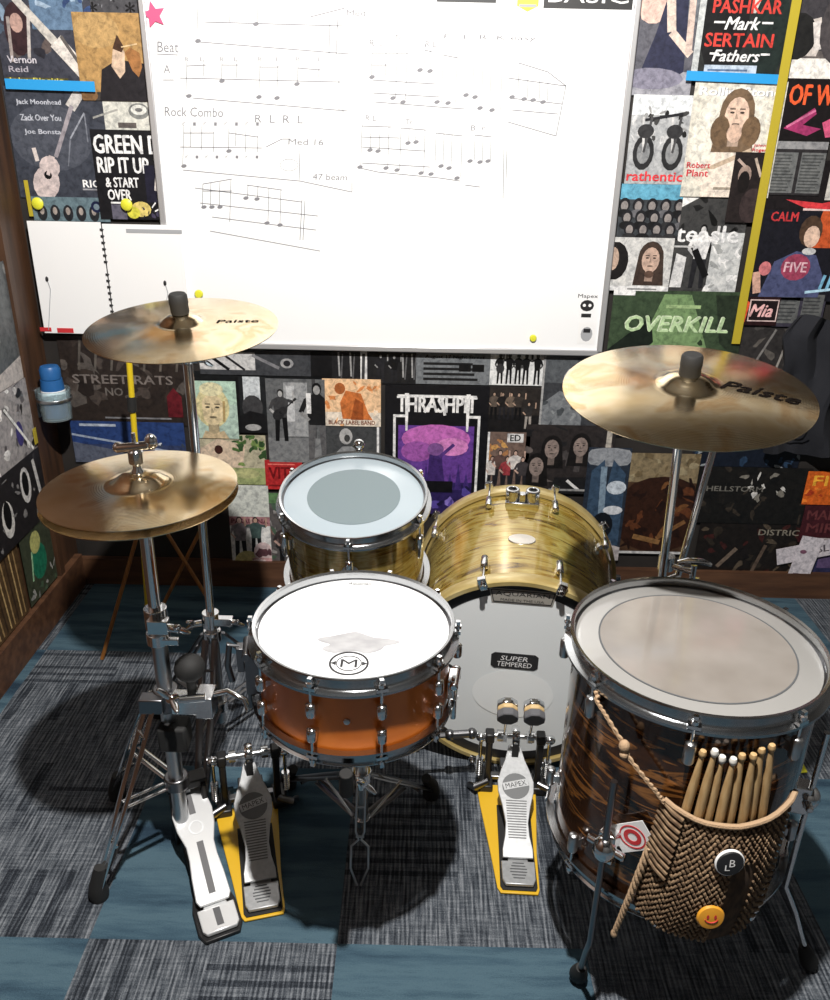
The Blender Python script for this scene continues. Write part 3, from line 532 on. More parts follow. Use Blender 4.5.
# --- right of the whiteboard
def a(A):
    A.r(0, 0, 100, 20, (150, 150, 158)); A.r(0, 70, 30, 100, (70, 150, 190)); A.r(30, 60, 100, 100, (106, 110, 116)); A.el(22, 74, 16, 16, (206, 176, 164)); A.poly([(4, 8), (30, 50), (50, 96), (76, 92), (80, 60), (84, 20), (60, 12)], (44, 46, 68)); A.ln(46, 88, 56, 52, 8, (206, 188, 176)); A.ln(56, 52, 92, 34, 7, (206, 188, 176)); A.ln(88, 36, 84, 90, 6, (196, 176, 166)); A.el(64, 98, 10, 8, (206, 186, 174)); A.el(30, 14, 30, 9, (126, 124, 140))
poster('seated_figure_photo', 'photo of a seated figure in dark blue dress, top right of the whiteboard', (637, -30, 697, 96), (88, 88, 96), a, 2, 'photo')
def a(A):
    A.r(0, 0, 100, 100, (40, 42, 42)); A.r(58, 60, 74, 100, (190, 186, 180)); A.el(30, 50, 26, 50, (24, 24, 26)); A.el(80, 40, 20, 50, (30, 40, 38)); A.tx('PASHKAR', 52, 66, 13, (206, 66, 58), 74); A.tx('Mark', 50, 50, 12, WH, 36, .3); A.tx('SERTAIN', 48, 34, 13, (206, 66, 58), 74); A.tx('Fathers', 48, 19, 11, WH, 50, .3)
    for x0, x1, y in ((18, 30, 50), (70, 82, 50), (18, 28, 20), (74, 84, 20)): A.r(x0, y, x1, y + 2, WH)
    A.r(14, 2, 72, 10, (176, 190, 206)); A.r(18, 4, 62, 6, (90, 110, 140)); A.r(0, 0, 7, 100, (186, 190, 190))
poster('red_title_page', 'dark page with red PASHKAR and SERTAIN title words above the right blue tape', (696, -30, 788, 76), (40, 42, 44), a, 3, 'magazine page')
def a(A):
    A.r(0, 0, 100, 100, (206, 202, 190)); A.el(50, 50, 40, 46, (220, 216, 204), 20); A.tx('RollingStone', 51, 89.6, 9, (150, 152, 158), 88); A.tx('RollingStone', 50, 90, 9, (244, 244, 244), 88)
    A.poly([(22, 0), (24, 34), (38, 48), (62, 48), (78, 34), (86, 0)], (224, 212, 198)); A.face(50, 72, 17, (214, 186, 166), (112, 92, 72)); A.el(34, 58, 9, 13, (104, 84, 64)); A.el(68, 58, 9, 13, (112, 90, 68)); A.el(50, 56, 7, 8, (206, 176, 156))
    A.ln(20, 22, 72, 42, 4, (190, 170, 148)); A.el(34, 16, 18, 9, (226, 214, 200)); A.tx('Robert', 16, 28, 5, (200, 60, 70), 26); A.tx('Plant', 16, 21, 6, (200, 60, 70), 24); A.tx('Johnny', 82, 46, 3, (196, 60, 66), 16); A.tx('Rogers', 82, 42, 3.5, (196, 60, 66), 18)
    A.ln(36, 8, 74, 8, 2, (150, 140, 126))
poster('magazine_cover', 'cream magazine cover with a curly long-haired singer and RollingStone title', (686, 81, 776, 197), (206, 202, 190), a, 4, 'magazine cover')
def a(A):
    A.r(0, 78, 100, 100, (214, 218, 220)); A.blot(26, [(60, 60, 60), (150, 150, 150), (200, 200, 200), (30, 30, 30)], (0, 50, 100, 84), (3, 7), 18); A.ln(20, 72, 84, 80, 3, DK)
    for x in (26, 74): A.el(x, 36, 13, 20, (40, 40, 42)); A.el(x, 36, 8, 13, (130, 132, 134)); A.ln(x - 6, 76, x, 36, 3, (190, 190, 190)); A.ln(x + 8, 76, x, 36, 3, (70, 70, 72)); A.el(x, 60, 10, 8, (50, 50, 52))
    A.tx('rathentic', 50, 9, 11, (214, 60, 66), 94)
poster('motorcycle_photo', 'black and white photo of two motorcycles with red word rathentic', (628, 95, 688, 184), (168, 170, 172), a, 3, 'photo')
def a(A):
    A.r(0, 72, 100, 100, (96, 160, 186)); g = random.Random(5)
    for j in range(3):
        for i in range(5): A.el(8 + i * 22 + j * 6, 62 - j * 22, 11, 13, (30, 30, 34)); A.el(8 + i * 22 + j * 6, 60 - j * 22, 7, 9, (136, 130, 128)); A.el(8 + i * 22 + j * 6, 46 - j * 22, 14, 8, g.choice([(44, 44, 46), (96, 96, 100), (24, 24, 26)]))
poster('crowd_photo', 'grey photo of a packed crowd under a light blue strip', (618, 184, 680, 238), (60, 64, 68), a, 3, 'photo')
def a(A):
    A.r(0, 8, 100, 100, (196, 196, 194)); A.face(64, 60, 26, (190, 162, 146), (62, 50, 44)); A.el(4, 56, 26, 36, (26, 24, 24)); A.el(0, 60, 12, 22, (180, 156, 140)); A.el(64, 32, 9, 7, (90, 70, 60)); A.r(0, 0, 100, 9, (220, 220, 220)); A.r(30, 2, 80, 5, (130, 130, 130))
poster('portrait_pair_photo', 'photo of two long-haired bearded men facing forward on pale ground', (611, 237, 670, 290), (180, 178, 176), a, 4, 'photo')
def a(A):
    A.blot(30, [(30, 30, 30), (70, 70, 70), (16, 16, 16), (120, 120, 120)], (0, 40, 100, 100), (5, 12), 20); A.poly([(0, 100), (0, 82), (40, 100)], (224, 224, 222)); A.r(58, 0, 100, 62, (190, 192, 192)); A.blot(14, [(220, 220, 220), (150, 152, 152)], (60, 0, 100, 60), (4, 8), 21)
    A.man(44, 4, 66, (214, 214, 214), DK, (190, 190, 190)); A.ln(36, 44, 56, 16, 7, BK); A.poly([(8, 4), (12, 40), (26, 36), (24, 4)], (206, 206, 206)); A.tx('teasle', 50, 60, 17, (230, 230, 230), 84); A.r(4, 46, 36, 48, (180, 180, 180))
poster('script_title_photo', 'black and white photo page with white lower-case word teasle', (668, 194, 742, 291), (60, 60, 60), a, 2, 'magazine page')
poster('dark_inset_photo', 'small dark photo of a long-haired singer at the corner of the cream cover', (728, 152, 762, 222), (36, 30, 30), lambda A: (A.el(36, 68, 10, 14, (150, 130, 120)), A.ln(10, 90, 34, 80, 4, (170, 150, 140)), A.ln(60, 92, 84, 66, 4, (180, 164, 150)), A.el(70, 24, 18, 26, (56, 46, 46)), A.el(36, 58, 9, 16, (24, 20, 20))), 5, 'photo')
def a(A):
    A.r(0, 0, 100, 100, (56, 72, 52)); A.poly([(38, 96), (58, 96), (84, 0), (16, 0)], (112, 140, 96)); A.poly([(10, 0), (0, 30), (30, 70), (34, 40)], (24, 32, 26)); A.poly([(76, 96), (100, 96), (100, 20), (84, 40)], (40, 50, 38)); A.blot(12, [(40, 54, 38), (136, 160, 116)], (24, 0, 80, 40), (4, 8), 22); A.el(38, 26, 7, 9, (26, 34, 24)); A.el(62, 26, 7, 9, (26, 34, 24))
    A.tx('OVERKILL', 50, 62, 18, (206, 220, 190), 78, .2); A.tx('OVERKILL', 50.6, 61, 18, (180, 206, 160), 78, .2); A.r(40, 80, 66, 84, (150, 176, 126)); A.r(0, 94, 16, 100, WH)
poster('green_band_poster', 'green poster with jagged OVERKILL title above the right crash cymbal', (608, 290, 740, 374), (56, 72, 52), a, 4)
def a(A):
    A.r(0, 0, 100, 20, (226, 222, 216)); A.r(0, 60, 30, 100, (150, 136, 128)); A.el(58, 70, 40, 44, (58, 56, 60)); A.poly([(34, 22), (40, 56), (52, 58), (60, 36), (54, 22)], (190, 182, 176)); A.el(20, 40, 20, 22, (30, 30, 30)); A.ln(46, 54, 56, 28, 8, (206, 200, 196)); A.el(88, 50, 24, 36, (70, 66, 68))
poster('kneeling_photo', 'greyish photo of a crouching person, top right corner beside the yellow tape', (785, -30, 850, 80), (96, 90, 88), a, 2, 'photo')
def a(A):
    A.tx('OF WAR', 56, 74, 32, (226, 92, 50), 90); A.poly([(10, 20), (48, 54), (52, 44), (36, 26), (62, 20), (44, 8)], (150, 50, 96)); A.poly([(62, 30), (100, 56), (100, 10), (70, 6)], (196, 84, 120)); A.ln(14, 22, 50, 50, 4, (206, 110, 150))
poster('red_headline_page', 'black page with orange red OF WAR headline and a pink guitar', (777, 79, 850, 141), (22, 18, 20), a, 4, 'magazine page')
def a(A):
    A.r(0, 84, 100, 100, (140, 140, 142)); A.r(4, 4, 52, 78, (104, 106, 106)); A.r(58, 4, 100, 78, (104, 106, 106)); A.rows(7, 6, 50, 76, 12, (70, 72, 72), .35, 4); A.rows(60, 6, 98, 76, 12, (70, 72, 72), .35, 6); A.el(6, 78, 5, 3, (190, 60, 70))
poster('column_text_page', 'dark page with two grey columns of small print under the OF WAR headline', (764, 140, 822, 195), (44, 42, 44), a, 3, 'page')
poster('red_strip_page', 'black page with a red and white swirling title strip beside the text columns', (762, 160, 850, 216), (26, 22, 24), lambda A: (A.r(72, 30, 100, 80, (190, 186, 180)), A.r(80, 40, 100, 66, (170, 40, 50)), A.poly([(28, 30), (60, 10), (100, 6), (100, 34), (70, 24)], (206, 60, 66)), A.ln(50, 12, 100, 10, 5, (226, 200, 196))), 2, 'page')
def a(A):
    A.r(0, 0, 100, 100, (24, 24, 32)); A.poly([(56, 60), (62, 100), (84, 100), (80, 60)], (190, 84, 44)); A.tx('CALM', 26, 93, 10, (190, 56, 60), 26); A.poly([(14, 4), (24, 44), (44, 56), (64, 52), (76, 26), (74, 4)], (72, 78, 112)); A.el(46, 38, 17, 15, (150, 64, 88)); A.tx('FIVE', 46, 38, 11, (216, 176, 186), 22)
    A.el(54, 78, 13, 17, (74, 56, 44)); A.el(56, 72, 9, 12, (214, 184, 164)); A.ln(12, 8, 8, 32, 9, (206, 164, 146)); A.el(16, 36, 7, 8, (196, 116, 120)); A.el(56, 56, 8, 4, (196, 196, 196))
    for i in range(4): A.ln(74 + i * 7, 14, 77 + i * 7, 30 + 3 * i, 3.5, (120, 176, 206))
    A.ln(60, 10, 100, 16, 3, (170, 206, 226))
poster('singer_poster', 'colour poster of a dark-haired youth in a red and blue printed tee', (749, 210, 850, 300), (24, 24, 32), a, 4)
poster('red_logo_page', 'small black page with white script logo edged in red and orange, below the youth poster', (738, 296, 776, 324), (40, 20, 22), lambda A: (A.poly([(0, 20), (0, 100), (22, 80), (16, 10)], (214, 84, 50)), A.r(22, 14, 98, 92, (214, 190, 186)), A.r(25, 18, 95, 88, (30, 22, 24)), A.tx('Mia', 58, 52, 44, (230, 180, 180), 58, .3)), 5, 'page')
poster('twin_column_page', 'dark page with two blocks of grey print beside the white script logo', (773, 289, 822, 326), (56, 54, 66), lambda A: (A.r(6, 10, 48, 90, (96, 98, 98)), A.r(54, 14, 96, 88, (92, 94, 94)), A.rows(8, 14, 46, 86, 7, (60, 62, 64), .35), A.rows(56, 18, 94, 84, 7, (60, 62, 64), .35)), 4, 'page')
poster('smoky_photo', 'dark smoky photo page just above the right rim of the big crash cymbal', (735, 318, 800, 392), (48, 46, 46), lambda A: (A.blot(20, [(70, 68, 66), (34, 32, 32), (90, 86, 82)], seed=24, sz=(5, 12)), A.ln(30, 40, 54, 86, 3, (120, 118, 116)), A.ln(64, 30, 76, 80, 3, (150, 146, 140))), 2, 'photo')
poster('black_page', 'nearly black page with small dim figures behind the right crash', (608, 372, 800, 438), (22, 22, 26), lambda A: A.blot(26, [(36, 40, 48), (54, 56, 62), (18, 18, 20)], seed=25, sz=(6, 14)), 1, 'page')
poster('white_paper_strip', 'white paper strip standing upright in the paper cross, lower right', (790, 534, 812, 584), (206, 200, 206), lambda A: (A.rows(20, 10, 80, 30, 2, (120, 110, 120)), A.el(30, 70, 6, 4, (120, 80, 100))), 6, 'paper strip', R_(-8))
poster('white_paper_strip', 'white paper strip lying across the paper cross, lower right', (775, 540, 845, 556), (200, 194, 200), lambda A: A.tx('SLB', 70, 50, 44, (90, 84, 90), 26), 5, 'paper strip', R_(14))
# --- left wall panel
def a(A):
    A.r(0, 0, 100, 100, (86, 90, 92)); A.el(46, 50, 34, 46, (24, 26, 32), 20); A.el(50, 40, 18, 26, (70, 76, 84)); A.poly([(0, 0), (0, 16), (60, 12), (100, 20), (100, 0)], (176, 170, 166)); A.blot(10, [(60, 64, 68), (130, 132, 132)], (60, 40, 100, 100), (4, 8), 3)
side_poster('dark_portrait_page', 'page with a dark oval portrait at the top of the left wall panel', 2.0, 2.42, .80, 1.14, (80, 84, 88), a, 2, 'page')
side_poster('line_art_page', 'black and white line drawing page crowded with shapes on the left panel', 2.0, 2.42, .56, .80, (150, 146, 146), lambda A: (A.blot(46, [(40, 38, 38), (206, 204, 202), (90, 86, 88), (24, 22, 24), (226, 224, 222)], seed=31, sz=(4, 11)), A.el(76, 40, 9, 16, (62, 56, 110)), A.ln(60, 80, 92, 10, 4, (226, 226, 222))), 3, 'page')
side_poster('curly_lettering_page', 'black page with curling white lettering on the left panel beside the hi-hat', 2.0, 2.42, .36, .58, (34, 32, 34), lambda A: (A.el(70, 64, 15, 26, (200, 198, 196)), A.el(70, 66, 9, 18, BK), A.el(38, 40, 16, 26, (196, 194, 190)), A.el(38, 46, 10, 20, BK), A.ln(86, 90, 92, 10, 8, (190, 188, 186)), A.blot(14, [(120, 118, 118), (60, 58, 60)], seed=33)), 4, 'page')
side_poster('green_figure_page', 'page with a green and pale yellow figure low on the left panel', 2.2, 2.40, .13, .36, (60, 66, 52), lambda A: (A.el(50, 48, 22, 26, (34, 110, 84)), A.el(46, 78, 15, 16, (176, 176, 110)), A.blot(10, [(150, 150, 146), (70, 90, 70)], (10, 0, 100, 30), (5, 9), 4), A.ln(20, 30, 30, 70, 4, (150, 190, 150))), 3, 'page')
side_poster('brown_hair_page', 'page filled with brown streaked hair at the lowest corner of the left panel', 1.9, 2.19, .125, .36, (78, 60, 40), lambda A: [A.ln(8 + i * 9, 95, 20 + i * 8, 4, 3, [(150, 124, 84), (50, 38, 28), (176, 150, 104)][i % 3]) for i in range(10)], 2, 'page')
side_poster('grey_text_page', 'grey page beside the dark oval portrait page, cut by the left picture edge', 1.75, 2.0, .36, 1.14, (96, 94, 92), lambda A: A.rows(8, 10, 92, 90, 20, (60, 60, 60), .4), 1, 'page')

# ---------------------------------------------------------------- tapes and small wall things
def wall_box(name, label, cat, px0, py0, px1, py1, w_, m, y=2.592, grp=None):     # strip along a line between two photo points on the wall
    p, q = on_wall(px0, py0), on_wall(px1, py1); d = q - p; L = d.length; an = atan2(d.z, d.x)
    b = MB().box((0, 0, 0), (L, .0012, w_), Matrix.Rotation(-an, 3, 'Y')); c = (p + q) / 2
    o = b.build(name, m, smooth=False); o.location = (c.x, y, c.z); return tag(o, label, cat, grp)
wall_box('blue_tape', 'blue tape strip joining the two left magazine pages', 'tape', 8, 84, 97, 87, .026, BLUETAPE, 2.583, 'blue tape strips')
wall_box('blue_tape', 'blue tape strip above the cream magazine cover with the singer', 'tape', 684, 76, 777, 80, .024, BLUETAPE, 2.578, 'blue tape strips')
wall_box('yellow_tape', 'long olive yellow tape strip running down the wall right of the magazine cover', 'tape', 797, -20, 733, 342, .026, YTAPE, 2.576)
wall_box('yellow_tape', 'short yellow tape piece at the left end of the teal band photo', 'tape', 27, 180, 33, 216, .012, YTAPE, 2.590)
o = MB().box((0, 0, 0), (.0015, .02, .05)).build('yellow_tape', YTAPE, smooth=False); o.location = (-1.1705, 2.40, .62); tag(o, 'small yellow tape tab on the edge of the left wall panel', 'tape')

# ---------------------------------------------------------------- whiteboard
WX0, WX1, WZ0, WZ1, WY = -.762, .568, .872, 2.30, 2.572
wb = thing('whiteboard', 'large white dry-erase board with handwritten drum notation and thin aluminium frame', 'whiteboard', ((WX0 + WX1) / 2, WY, WZ0))
cx, cz = (WX0 + WX1) / 2, (WZ0 + WZ1) / 2
MB().box((cx, WY + .012, cz), (WX1 - WX0 - .01, .016, WZ1 - WZ0 - .01)).build('writing_surface', BOARDW, wb, True, smooth=False)
for x in (WX0, WX1): MB().box((x, WY + .009, cz), (.018, .026, WZ1 - WZ0)).build('frame_rail', FRAME, wb, True, .003)
for z in (WZ0, WZ1): MB().box((cx, WY + .009, z), (WX1 - WX0 + .018, .026, .018)).build('frame_rail', FRAME, wb, True, .003)
def bp(x, y, d=.0006):
    p = on_wall(x, y, WY + .004); return Vector((p.x, WY + .004 - d, p.z))
mk = MB()
def stroke(pts, t=.0016):
    P = [bp(x, y) for x, y in pts]
    for p, q in zip(P, P[1:]):
        d = (q - p); L = d.length
        if L < 1e-5: continue
        n = Vector((-d.z, 0, d.x)) / L * t / 2
        mk.add([p + n, p - n, q - n, q + n], [(0, 1, 2, 3)])
def head(x, y, r=.0065, rx=1.3):
    c = bp(x, y, .0007); mk.add([c + Vector((r * rx * cos(a) * .95 - r * .3 * sin(a), 0, r * .7 * sin(a) + r * .35 * cos(a))) for a in [2 * pi * i / 10 for i in range(10)]], [tuple(range(10))])
def hand(t, x, y, h, wd, sl=.1): mk.text(t, h, Matrix.Translation(bp(x, y)) @ MBACK.to_4x4(), wd, sl)
for p in [[(205, 22), (345, 26)], [(200, 42), (350, 54)], [(330, 20), (329, 55)], [(338, 14), (336, 57)], [(310, 17), (345, 8)], [(157, 54), (178, 55)], [(163, 80), (174, 80)],
          [(180, 78), (340, 82)], [(193, 98), (348, 111)], [(339, 78), (339, 110)], [(343, 82), (343, 113)],
          [(187, 66), (206, 65)], [(222, 65), (238, 65)], [(260, 67), (279, 67)], [(298, 68), (321, 70)],
          [(184, 133), (214, 133)], [(229, 133), (258, 137)], [(180, 147), (262, 148)], [(183, 170), (300, 181), (352, 192), (352, 183)], [(266, 147), (282, 139), (290, 139)],
          [(203, 184), (232, 179)], [(203, 191), (232, 191)], [(247, 185), (282, 190)], [(195, 188), (302, 202)], [(200, 203), (318, 216)], [(212, 217), (316, 230)], [(210, 231), (320, 251)], [(302, 200), (300, 240)], [(305, 201), (303, 240)], [(299, 150), (300, 180)],
          [(372, 53), (409, 53)], [(372, 65), (388, 65)], [(425, 50), (432, 52)], [(443, 55), (458, 58)], [(519, 63), (548, 72), (566, 86)], [(372, 80), (436, 84)], [(373, 93), (440, 97)], [(375, 102), (465, 109)], [(508, 78), (566, 86)], [(510, 98), (562, 104)], [(512, 110), (558, 114)], [(508, 122), (556, 136)], [(566, 85), (556, 136)],
          [(362, 126), (392, 127)], [(362, 137), (400, 138)], [(362, 147), (425, 151)], [(362, 163), (430, 167)], [(360, 168), (378, 172), (440, 178), (460, 181)], [(401, 128), (426, 130)], [(436, 133), (463, 136)], [(465, 185), (480, 187)], [(475, 135), (492, 137)], [(504, 148), (503, 198)], [(507, 150), (506, 178)]]: stroke(p, .0022)
for x, y0, y1 in [(198, 4, 40), (230, 10, 22), (258, 0, 24), (293, 10, 21), (187, 60, 96), (204, 60, 76), (222, 60, 80), (237, 60, 78), (260, 62, 97), (278, 62, 98), (298, 62, 83), (319, 66, 78),
                  (184, 125, 165), (191, 127, 147), (202, 126, 150), (214, 131, 152), (229, 128, 150), (236, 130, 146), (246, 131, 152), (258, 135, 152), (203, 184, 206), (211, 183, 207), (220, 182, 207), (231, 180, 222), (248, 185, 198), (258, 186, 199), (269, 188, 222), (281, 190, 224),
                  (372, 53, 77), (386, 53, 76), (397, 53, 97), (407, 53, 100), (425, 44, 70), (431, 50, 71), (443, 57, 102), (457, 57, 103), (474, 55, 95), (483, 60, 97), (491, 66, 108), (502, 66, 110), (519, 63, 97), (528, 75, 98), (540, 75, 99), (548, 80, 101),
                  (362, 125, 165), (371, 128, 149), (380, 128, 151), (389, 127, 167), (401, 128, 169), (409, 129, 142), (416, 130, 142), (425, 130, 172), (436, 133, 172), (444, 134, 166), (452, 135, 167), (462, 137, 177), (475, 135, 160), (483, 137, 161), (491, 138, 160)]: stroke([(x, y0), (x + (y1 - y0) * -.03, y1)], .0018)
for x, y in [(198, 41), (256, 24), (189, 96), (222, 81), (259, 97), (277, 98), (297, 84), (184, 166), (229, 151), (204, 207), (212, 207), (220, 207), (246, 198), (257, 199), (267, 223), (280, 225), (372, 77), (393, 98), (403, 102), (420, 70), (430, 71), (437, 102), (448, 103), (466, 95), (475, 97), (480, 108), (492, 110), (512, 97), (524, 99), (533, 100), (543, 102), (360, 167), (370, 150), (378, 151), (386, 168), (397, 170), (408, 143), (416, 142), (421, 173), (431, 174), (441, 166), (449, 168), (457, 178), (470, 161), (480, 162), (488, 161)]: head(x, y)
stroke([(289 + 9 * cos(a), 165 + 6 * sin(a)) for a in [2 * pi * i / 14 for i in range(15)]], .0013)
hand('Beat', 168, 47, .026, .058); hand('A', 167, 69, .02, .018); hand('Rock Combo', 194, 112, .024, .165); hand('R  L  R  L', 279, 119, .02, .135); hand('Med 16', 306, 142, .016, .1); hand('47 beam', 330, 177, .017, .1); hand('Med', 356, 13, .014, .05)
hand('R  L', 377, 43, .016, .04); hand('Tr', 398, 38, .016, .02); hand('R L', 431, 44, .014, .03); hand('F   L  R  K easy', 490, 38, .014, .25); hand('R L', 371, 118, .014, .03); hand('Tr', 409, 122, .014, .02); hand('B  r', 478, 128, .014, .04)
for i, x in enumerate((187, 202, 222, 236, 260, 278, 298, 320)): hand('RL'[i % 2], x, 59, .010, .010)
for i in range(8): hand('rl'[i % 2], 184 + i * 10.5, 124, .009, .008); hand('rl'[i % 2], 187 + i * 10, 157, .008, .008)
mk.build('marker_notation', MARK, wb, True, smooth=False)
def sticker(name, rect, ms, draw):
    p, q = bp(rect[0], rect[1]), bp(rect[2], rect[3]); c = (p + q) / 2; b = MB(); M = Matrix.Translation((c.x, WY + .0034, c.z)) @ MBACK.to_4x4(); w_, h_ = abs(q.x - p.x), abs(p.z - q.z)
    draw(b, M, w_, h_); return b.build(name, ms, wb, True, smooth=False)
def quad(b, M, x0, y0, x1, y1, z=0): b.add([M @ Vector(v) for v in ((x0, y0, z), (x1, y0, z), (x1, y1, z), (x0, y1, z))], [(0, 1, 2, 3)])
def d1(b, M, w_, h_):
    quad(b, M, -w_ / 2, -h_ / 2, w_ / 2, h_ / 2); b.m = 1; b.text('BASIC', h_ * .62, M @ Matrix.Translation((0, h_ * .06, .0003)), w_ * .9)
sticker('lettered_sticker', (545, -16, 632, 10), (INK, WHITEP), d1)
sticker('header_label', (437, -8, 496, 3), (INK,), lambda b, M, w_, h_: quad(b, M, -w_ / 2, -h_ / 2, w_ / 2, h_ / 2))
def d2(b, M, w_, h_):
    b.add([M @ Vector((x * w_, y * h_, 0)) for x, y in ((-.5, .5), (-.5, -.25), (0, -.5), (.5, -.25), (.5, .5))], [(0, 1, 2, 3, 4)]); b.m = 1; quad(b, M, -.4 * w_, -.3 * h_, .4 * w_, -.18 * h_, .0003)
sticker('shield_sticker', (518, -12, 538, 12), (YMAG, GREYINK), d2)
def d3(b, M, w_, h_):
    b.text('Mapex', h_ * .2, M @ Matrix.Translation((0, h_ * .4, 0)), w_ * 1.2)
    b.add([M @ Vector((w_ * .42 * cos(t), h_ * .02 + h_ * .24 * sin(t), 0)) for t in [2 * pi * i / 12 for i in range(12)]], [tuple(range(12))]); quad(b, M, -w_ * .3, -h_ * .48, w_ * .3, -h_ * .32)
    b.m = 1
    for sx in (-.17, .17): b.add([M @ Vector((w_ * (sx + .1 * cos(t)), h_ * (.03 + .07 * sin(t)), .0003)) for t in [2 * pi * i / 8 for i in range(8)]], [tuple(range(8))])
sticker('skull_sticker', (580, 294, 594, 318), (INK, WHITEP), d3)
def d4(b, M, w_, h_):
    quad(b, M, -w_ / 2, -h_ / 2, w_ / 2, h_ / 2); b.m = 1; b.add([M @ Vector((w_ * .34 * cos(t), h_ * (-.05 + .34 * sin(t)), .0003)) for t in [2 * pi * i / 12 for i in range(12)]], [tuple(range(12))]); b.m = 2; quad(b, M, -w_ * .2, h_ * .02, w_ * .2, h_ * .2, .0005)
sticker('face_sticker', (579, 322, 594, 344), (WHITEP, GREYINK, INK), d4)
def magnet(px, py, label, r=.011):
    p = bp(px, py, .0); o = MB().lathe([(.0001, 0), (r, 0), (r, .004), (r * .8, .008), (.0001, .009)], 20, (0, 0, 0), (0, -1, 0)).build('round_magnet', YMAG); o.location = (p.x, WY + .0035, p.z); return tag(o, label, 'magnet', 'yellow round magnets')
magnet(533, 338, 'yellow round magnet at the bottom edge of the whiteboard, near the right corner')
magnet(199, 294, 'yellow round magnet behind the left crash cymbal', .013)
for px, py, yy, lb in ((40, 203, 2.585, 'yellow round magnet left, at the lower corner of the slate guitar page'), (129, 204, 2.580, 'yellow round magnet on the black headline page')):
    p = on_wall(px, py); o = MB().lathe([(.0001, 0), (.017, 0), (.017, .004), (.013, .007), (.0001, .008)], 20, (0, 0, 0), (0, -1, 0)).build('round_magnet', YMAG); o.location = (p.x, yy, p.z); tag(o, lb, 'magnet', 'yellow round magnets')
p = bp(154, 15); b = MB(); b.prism([((.034 if i % 2 == 0 else .016) * cos(pi / 2 + .2 + i * pi / 5), (.034 if i % 2 == 0 else .016) * sin(pi / 2 + .2 + i * pi / 5)) for i in range(10)], 0, .004, MBACK.to_4x4())
o = b.build('star_magnet', PINK, bevel=.001); o.location = (p.x, WY + .0035, p.z); tag(o, 'pink star on the top left of the whiteboard', 'magnet')

# white planner left of / over the board corner
p0, p1 = on_wall(31, 221, 2.56), on_wall(191, 336, 2.56)
pl = thing('wall_planner', 'white two-page spiral planner hanging over the lower left corner of the whiteboard', 'planner', ((p0.x + p1.x) / 2, 2.565, p1.z))
xm = on_wall(108, 280, 2.56).x; X0, X1, Z1, Z0 = -1.165, p1.x, p0.z, on_wall(36, 333, 2.56).z
MB().box(((X0 + xm) / 2, 2.564, (Z0 + Z1) / 2), (xm - X0 - .004, .006, Z1 - Z0)).build('page', PAPERW, pl, True, .001)
MB().box(((X1 + xm) / 2, 2.564, (Z0 + Z1) / 2 - .004), (X1 - xm - .004, .006, Z1 - Z0)).build('page', PAPERW, pl, True, .001)
b = MB()
for i in range(18):
    z = Z1 - .02 - i * .0185
    if i in (6,): continue
    b.lathe([(.0055 + .001 * cos(t), .0016 * sin(t)) for t in [2 * pi * k / 6 for k in range(6)]], 12, (xm, 2.5625, z), (0, 0, 1), True); b.box((xm, 2.5585, z), (.009, .002, .006))
b.build('spiral_binding', INK, pl, True)
MB().box(((on_wall(123, 228).x + on_wall(186, 230).x) / 2 + .01, 2.5604, Z1 - .022), (.165, .0012, .011)).build('header_bar', GREYINK, pl, True, smooth=False)
for px, py, ph in ((47, 279, 330), (165, 283, 300)):
    q = on_wall(px, py, 2.56); q2 = on_wall(px + 3, ph, 2.56)
    b = MB(); b.tube([(q.x, 2.5595, q.z), (q.x + .006, 2.5595, q.z - .03), (q2.x - .004, 2.5595, q2.z)], .0012, 6); b.m = 1; b.ball((q.x, 2.559, q.z), .006, (.8, .5, 1.3)); b.build('hanging_thread', (GREYINK, INK), pl, True)
b = MB(); b.box((on_wall(52, 333).x, 2.5602, Z0 + .012), (.035, .0015, .012)); b.box((on_wall(68, 333).x + .01, 2.5602, Z0 + .010), (.05, .0015, .014)); b.build('red_label', REDP, pl, True, smooth=False)

# black shirt on the right
def shirt():
    pts = []; nx, nz = 26, 34; x0, x1, z0, z1 = 1.125, 1.55, .56, 1.00; vs = []; fs = []
    for k in range(2):
        for j in range(nz + 1):
            v = j / nz; inset = .05 * max(0, v - .86) / .14
            for i in range(nx + 1):
                u = i / nx; x = x0 + inset + (x1 - x0 - 2 * inset) * u + .012 * sin(9 * v + 2); z = z0 + (z1 - z0) * v + .01 * sin(u * 14)
                y = 2.545 - .022 * sin(u * 17 + 1.5 * sin(v * 4)) * (1 - .5 * v) - .012 * sin(u * 31 + v * 3) + (.012 if k else 0); vs.append((x, y, z))
    o = (nx + 1) * (nz + 1)
    for j in range(nz):
        for i in range(nx):
            a = j * (nx + 1) + i; fs.append((a, a + 1, a + nx + 2, a + nx + 1)); fs.append((o + a + nx + 1, o + a + nx + 2, o + a + 1, o + a))
    for j in range(nz):
        for i in (0, nx): a = j * (nx + 1) + i; fs.append((a, a + nx + 1, o + a + nx + 1, o + a))
    for i in range(nx):
        for j in (0, nz): a = j * (nx + 1) + i; fs.append((a, a + 1, o + a + 1, o + a))
    return MB().add(vs, fs)
q = on_wall(824, 420)
b = shirt(); sh = b.build('hanging_shirt', SHIRT); tag(sh, 'black cloth shirt hanging on the wall at the right picture edge', 'shirt')
b = MB()
for r in (.03, .018): b.tube([(1.20 + r * cos(t), 2.498, .70 + r * 1.2 * sin(t)) for t in [2 * pi * k / 14 for k in range(14)]], .0018, 6, True)
b.tube([(1.155, 2.498, .66), (1.18, 2.498, .652), (1.24, 2.498, .66)], .0018, 6); b.build('cyan_emblem', CYANP, sh, True)

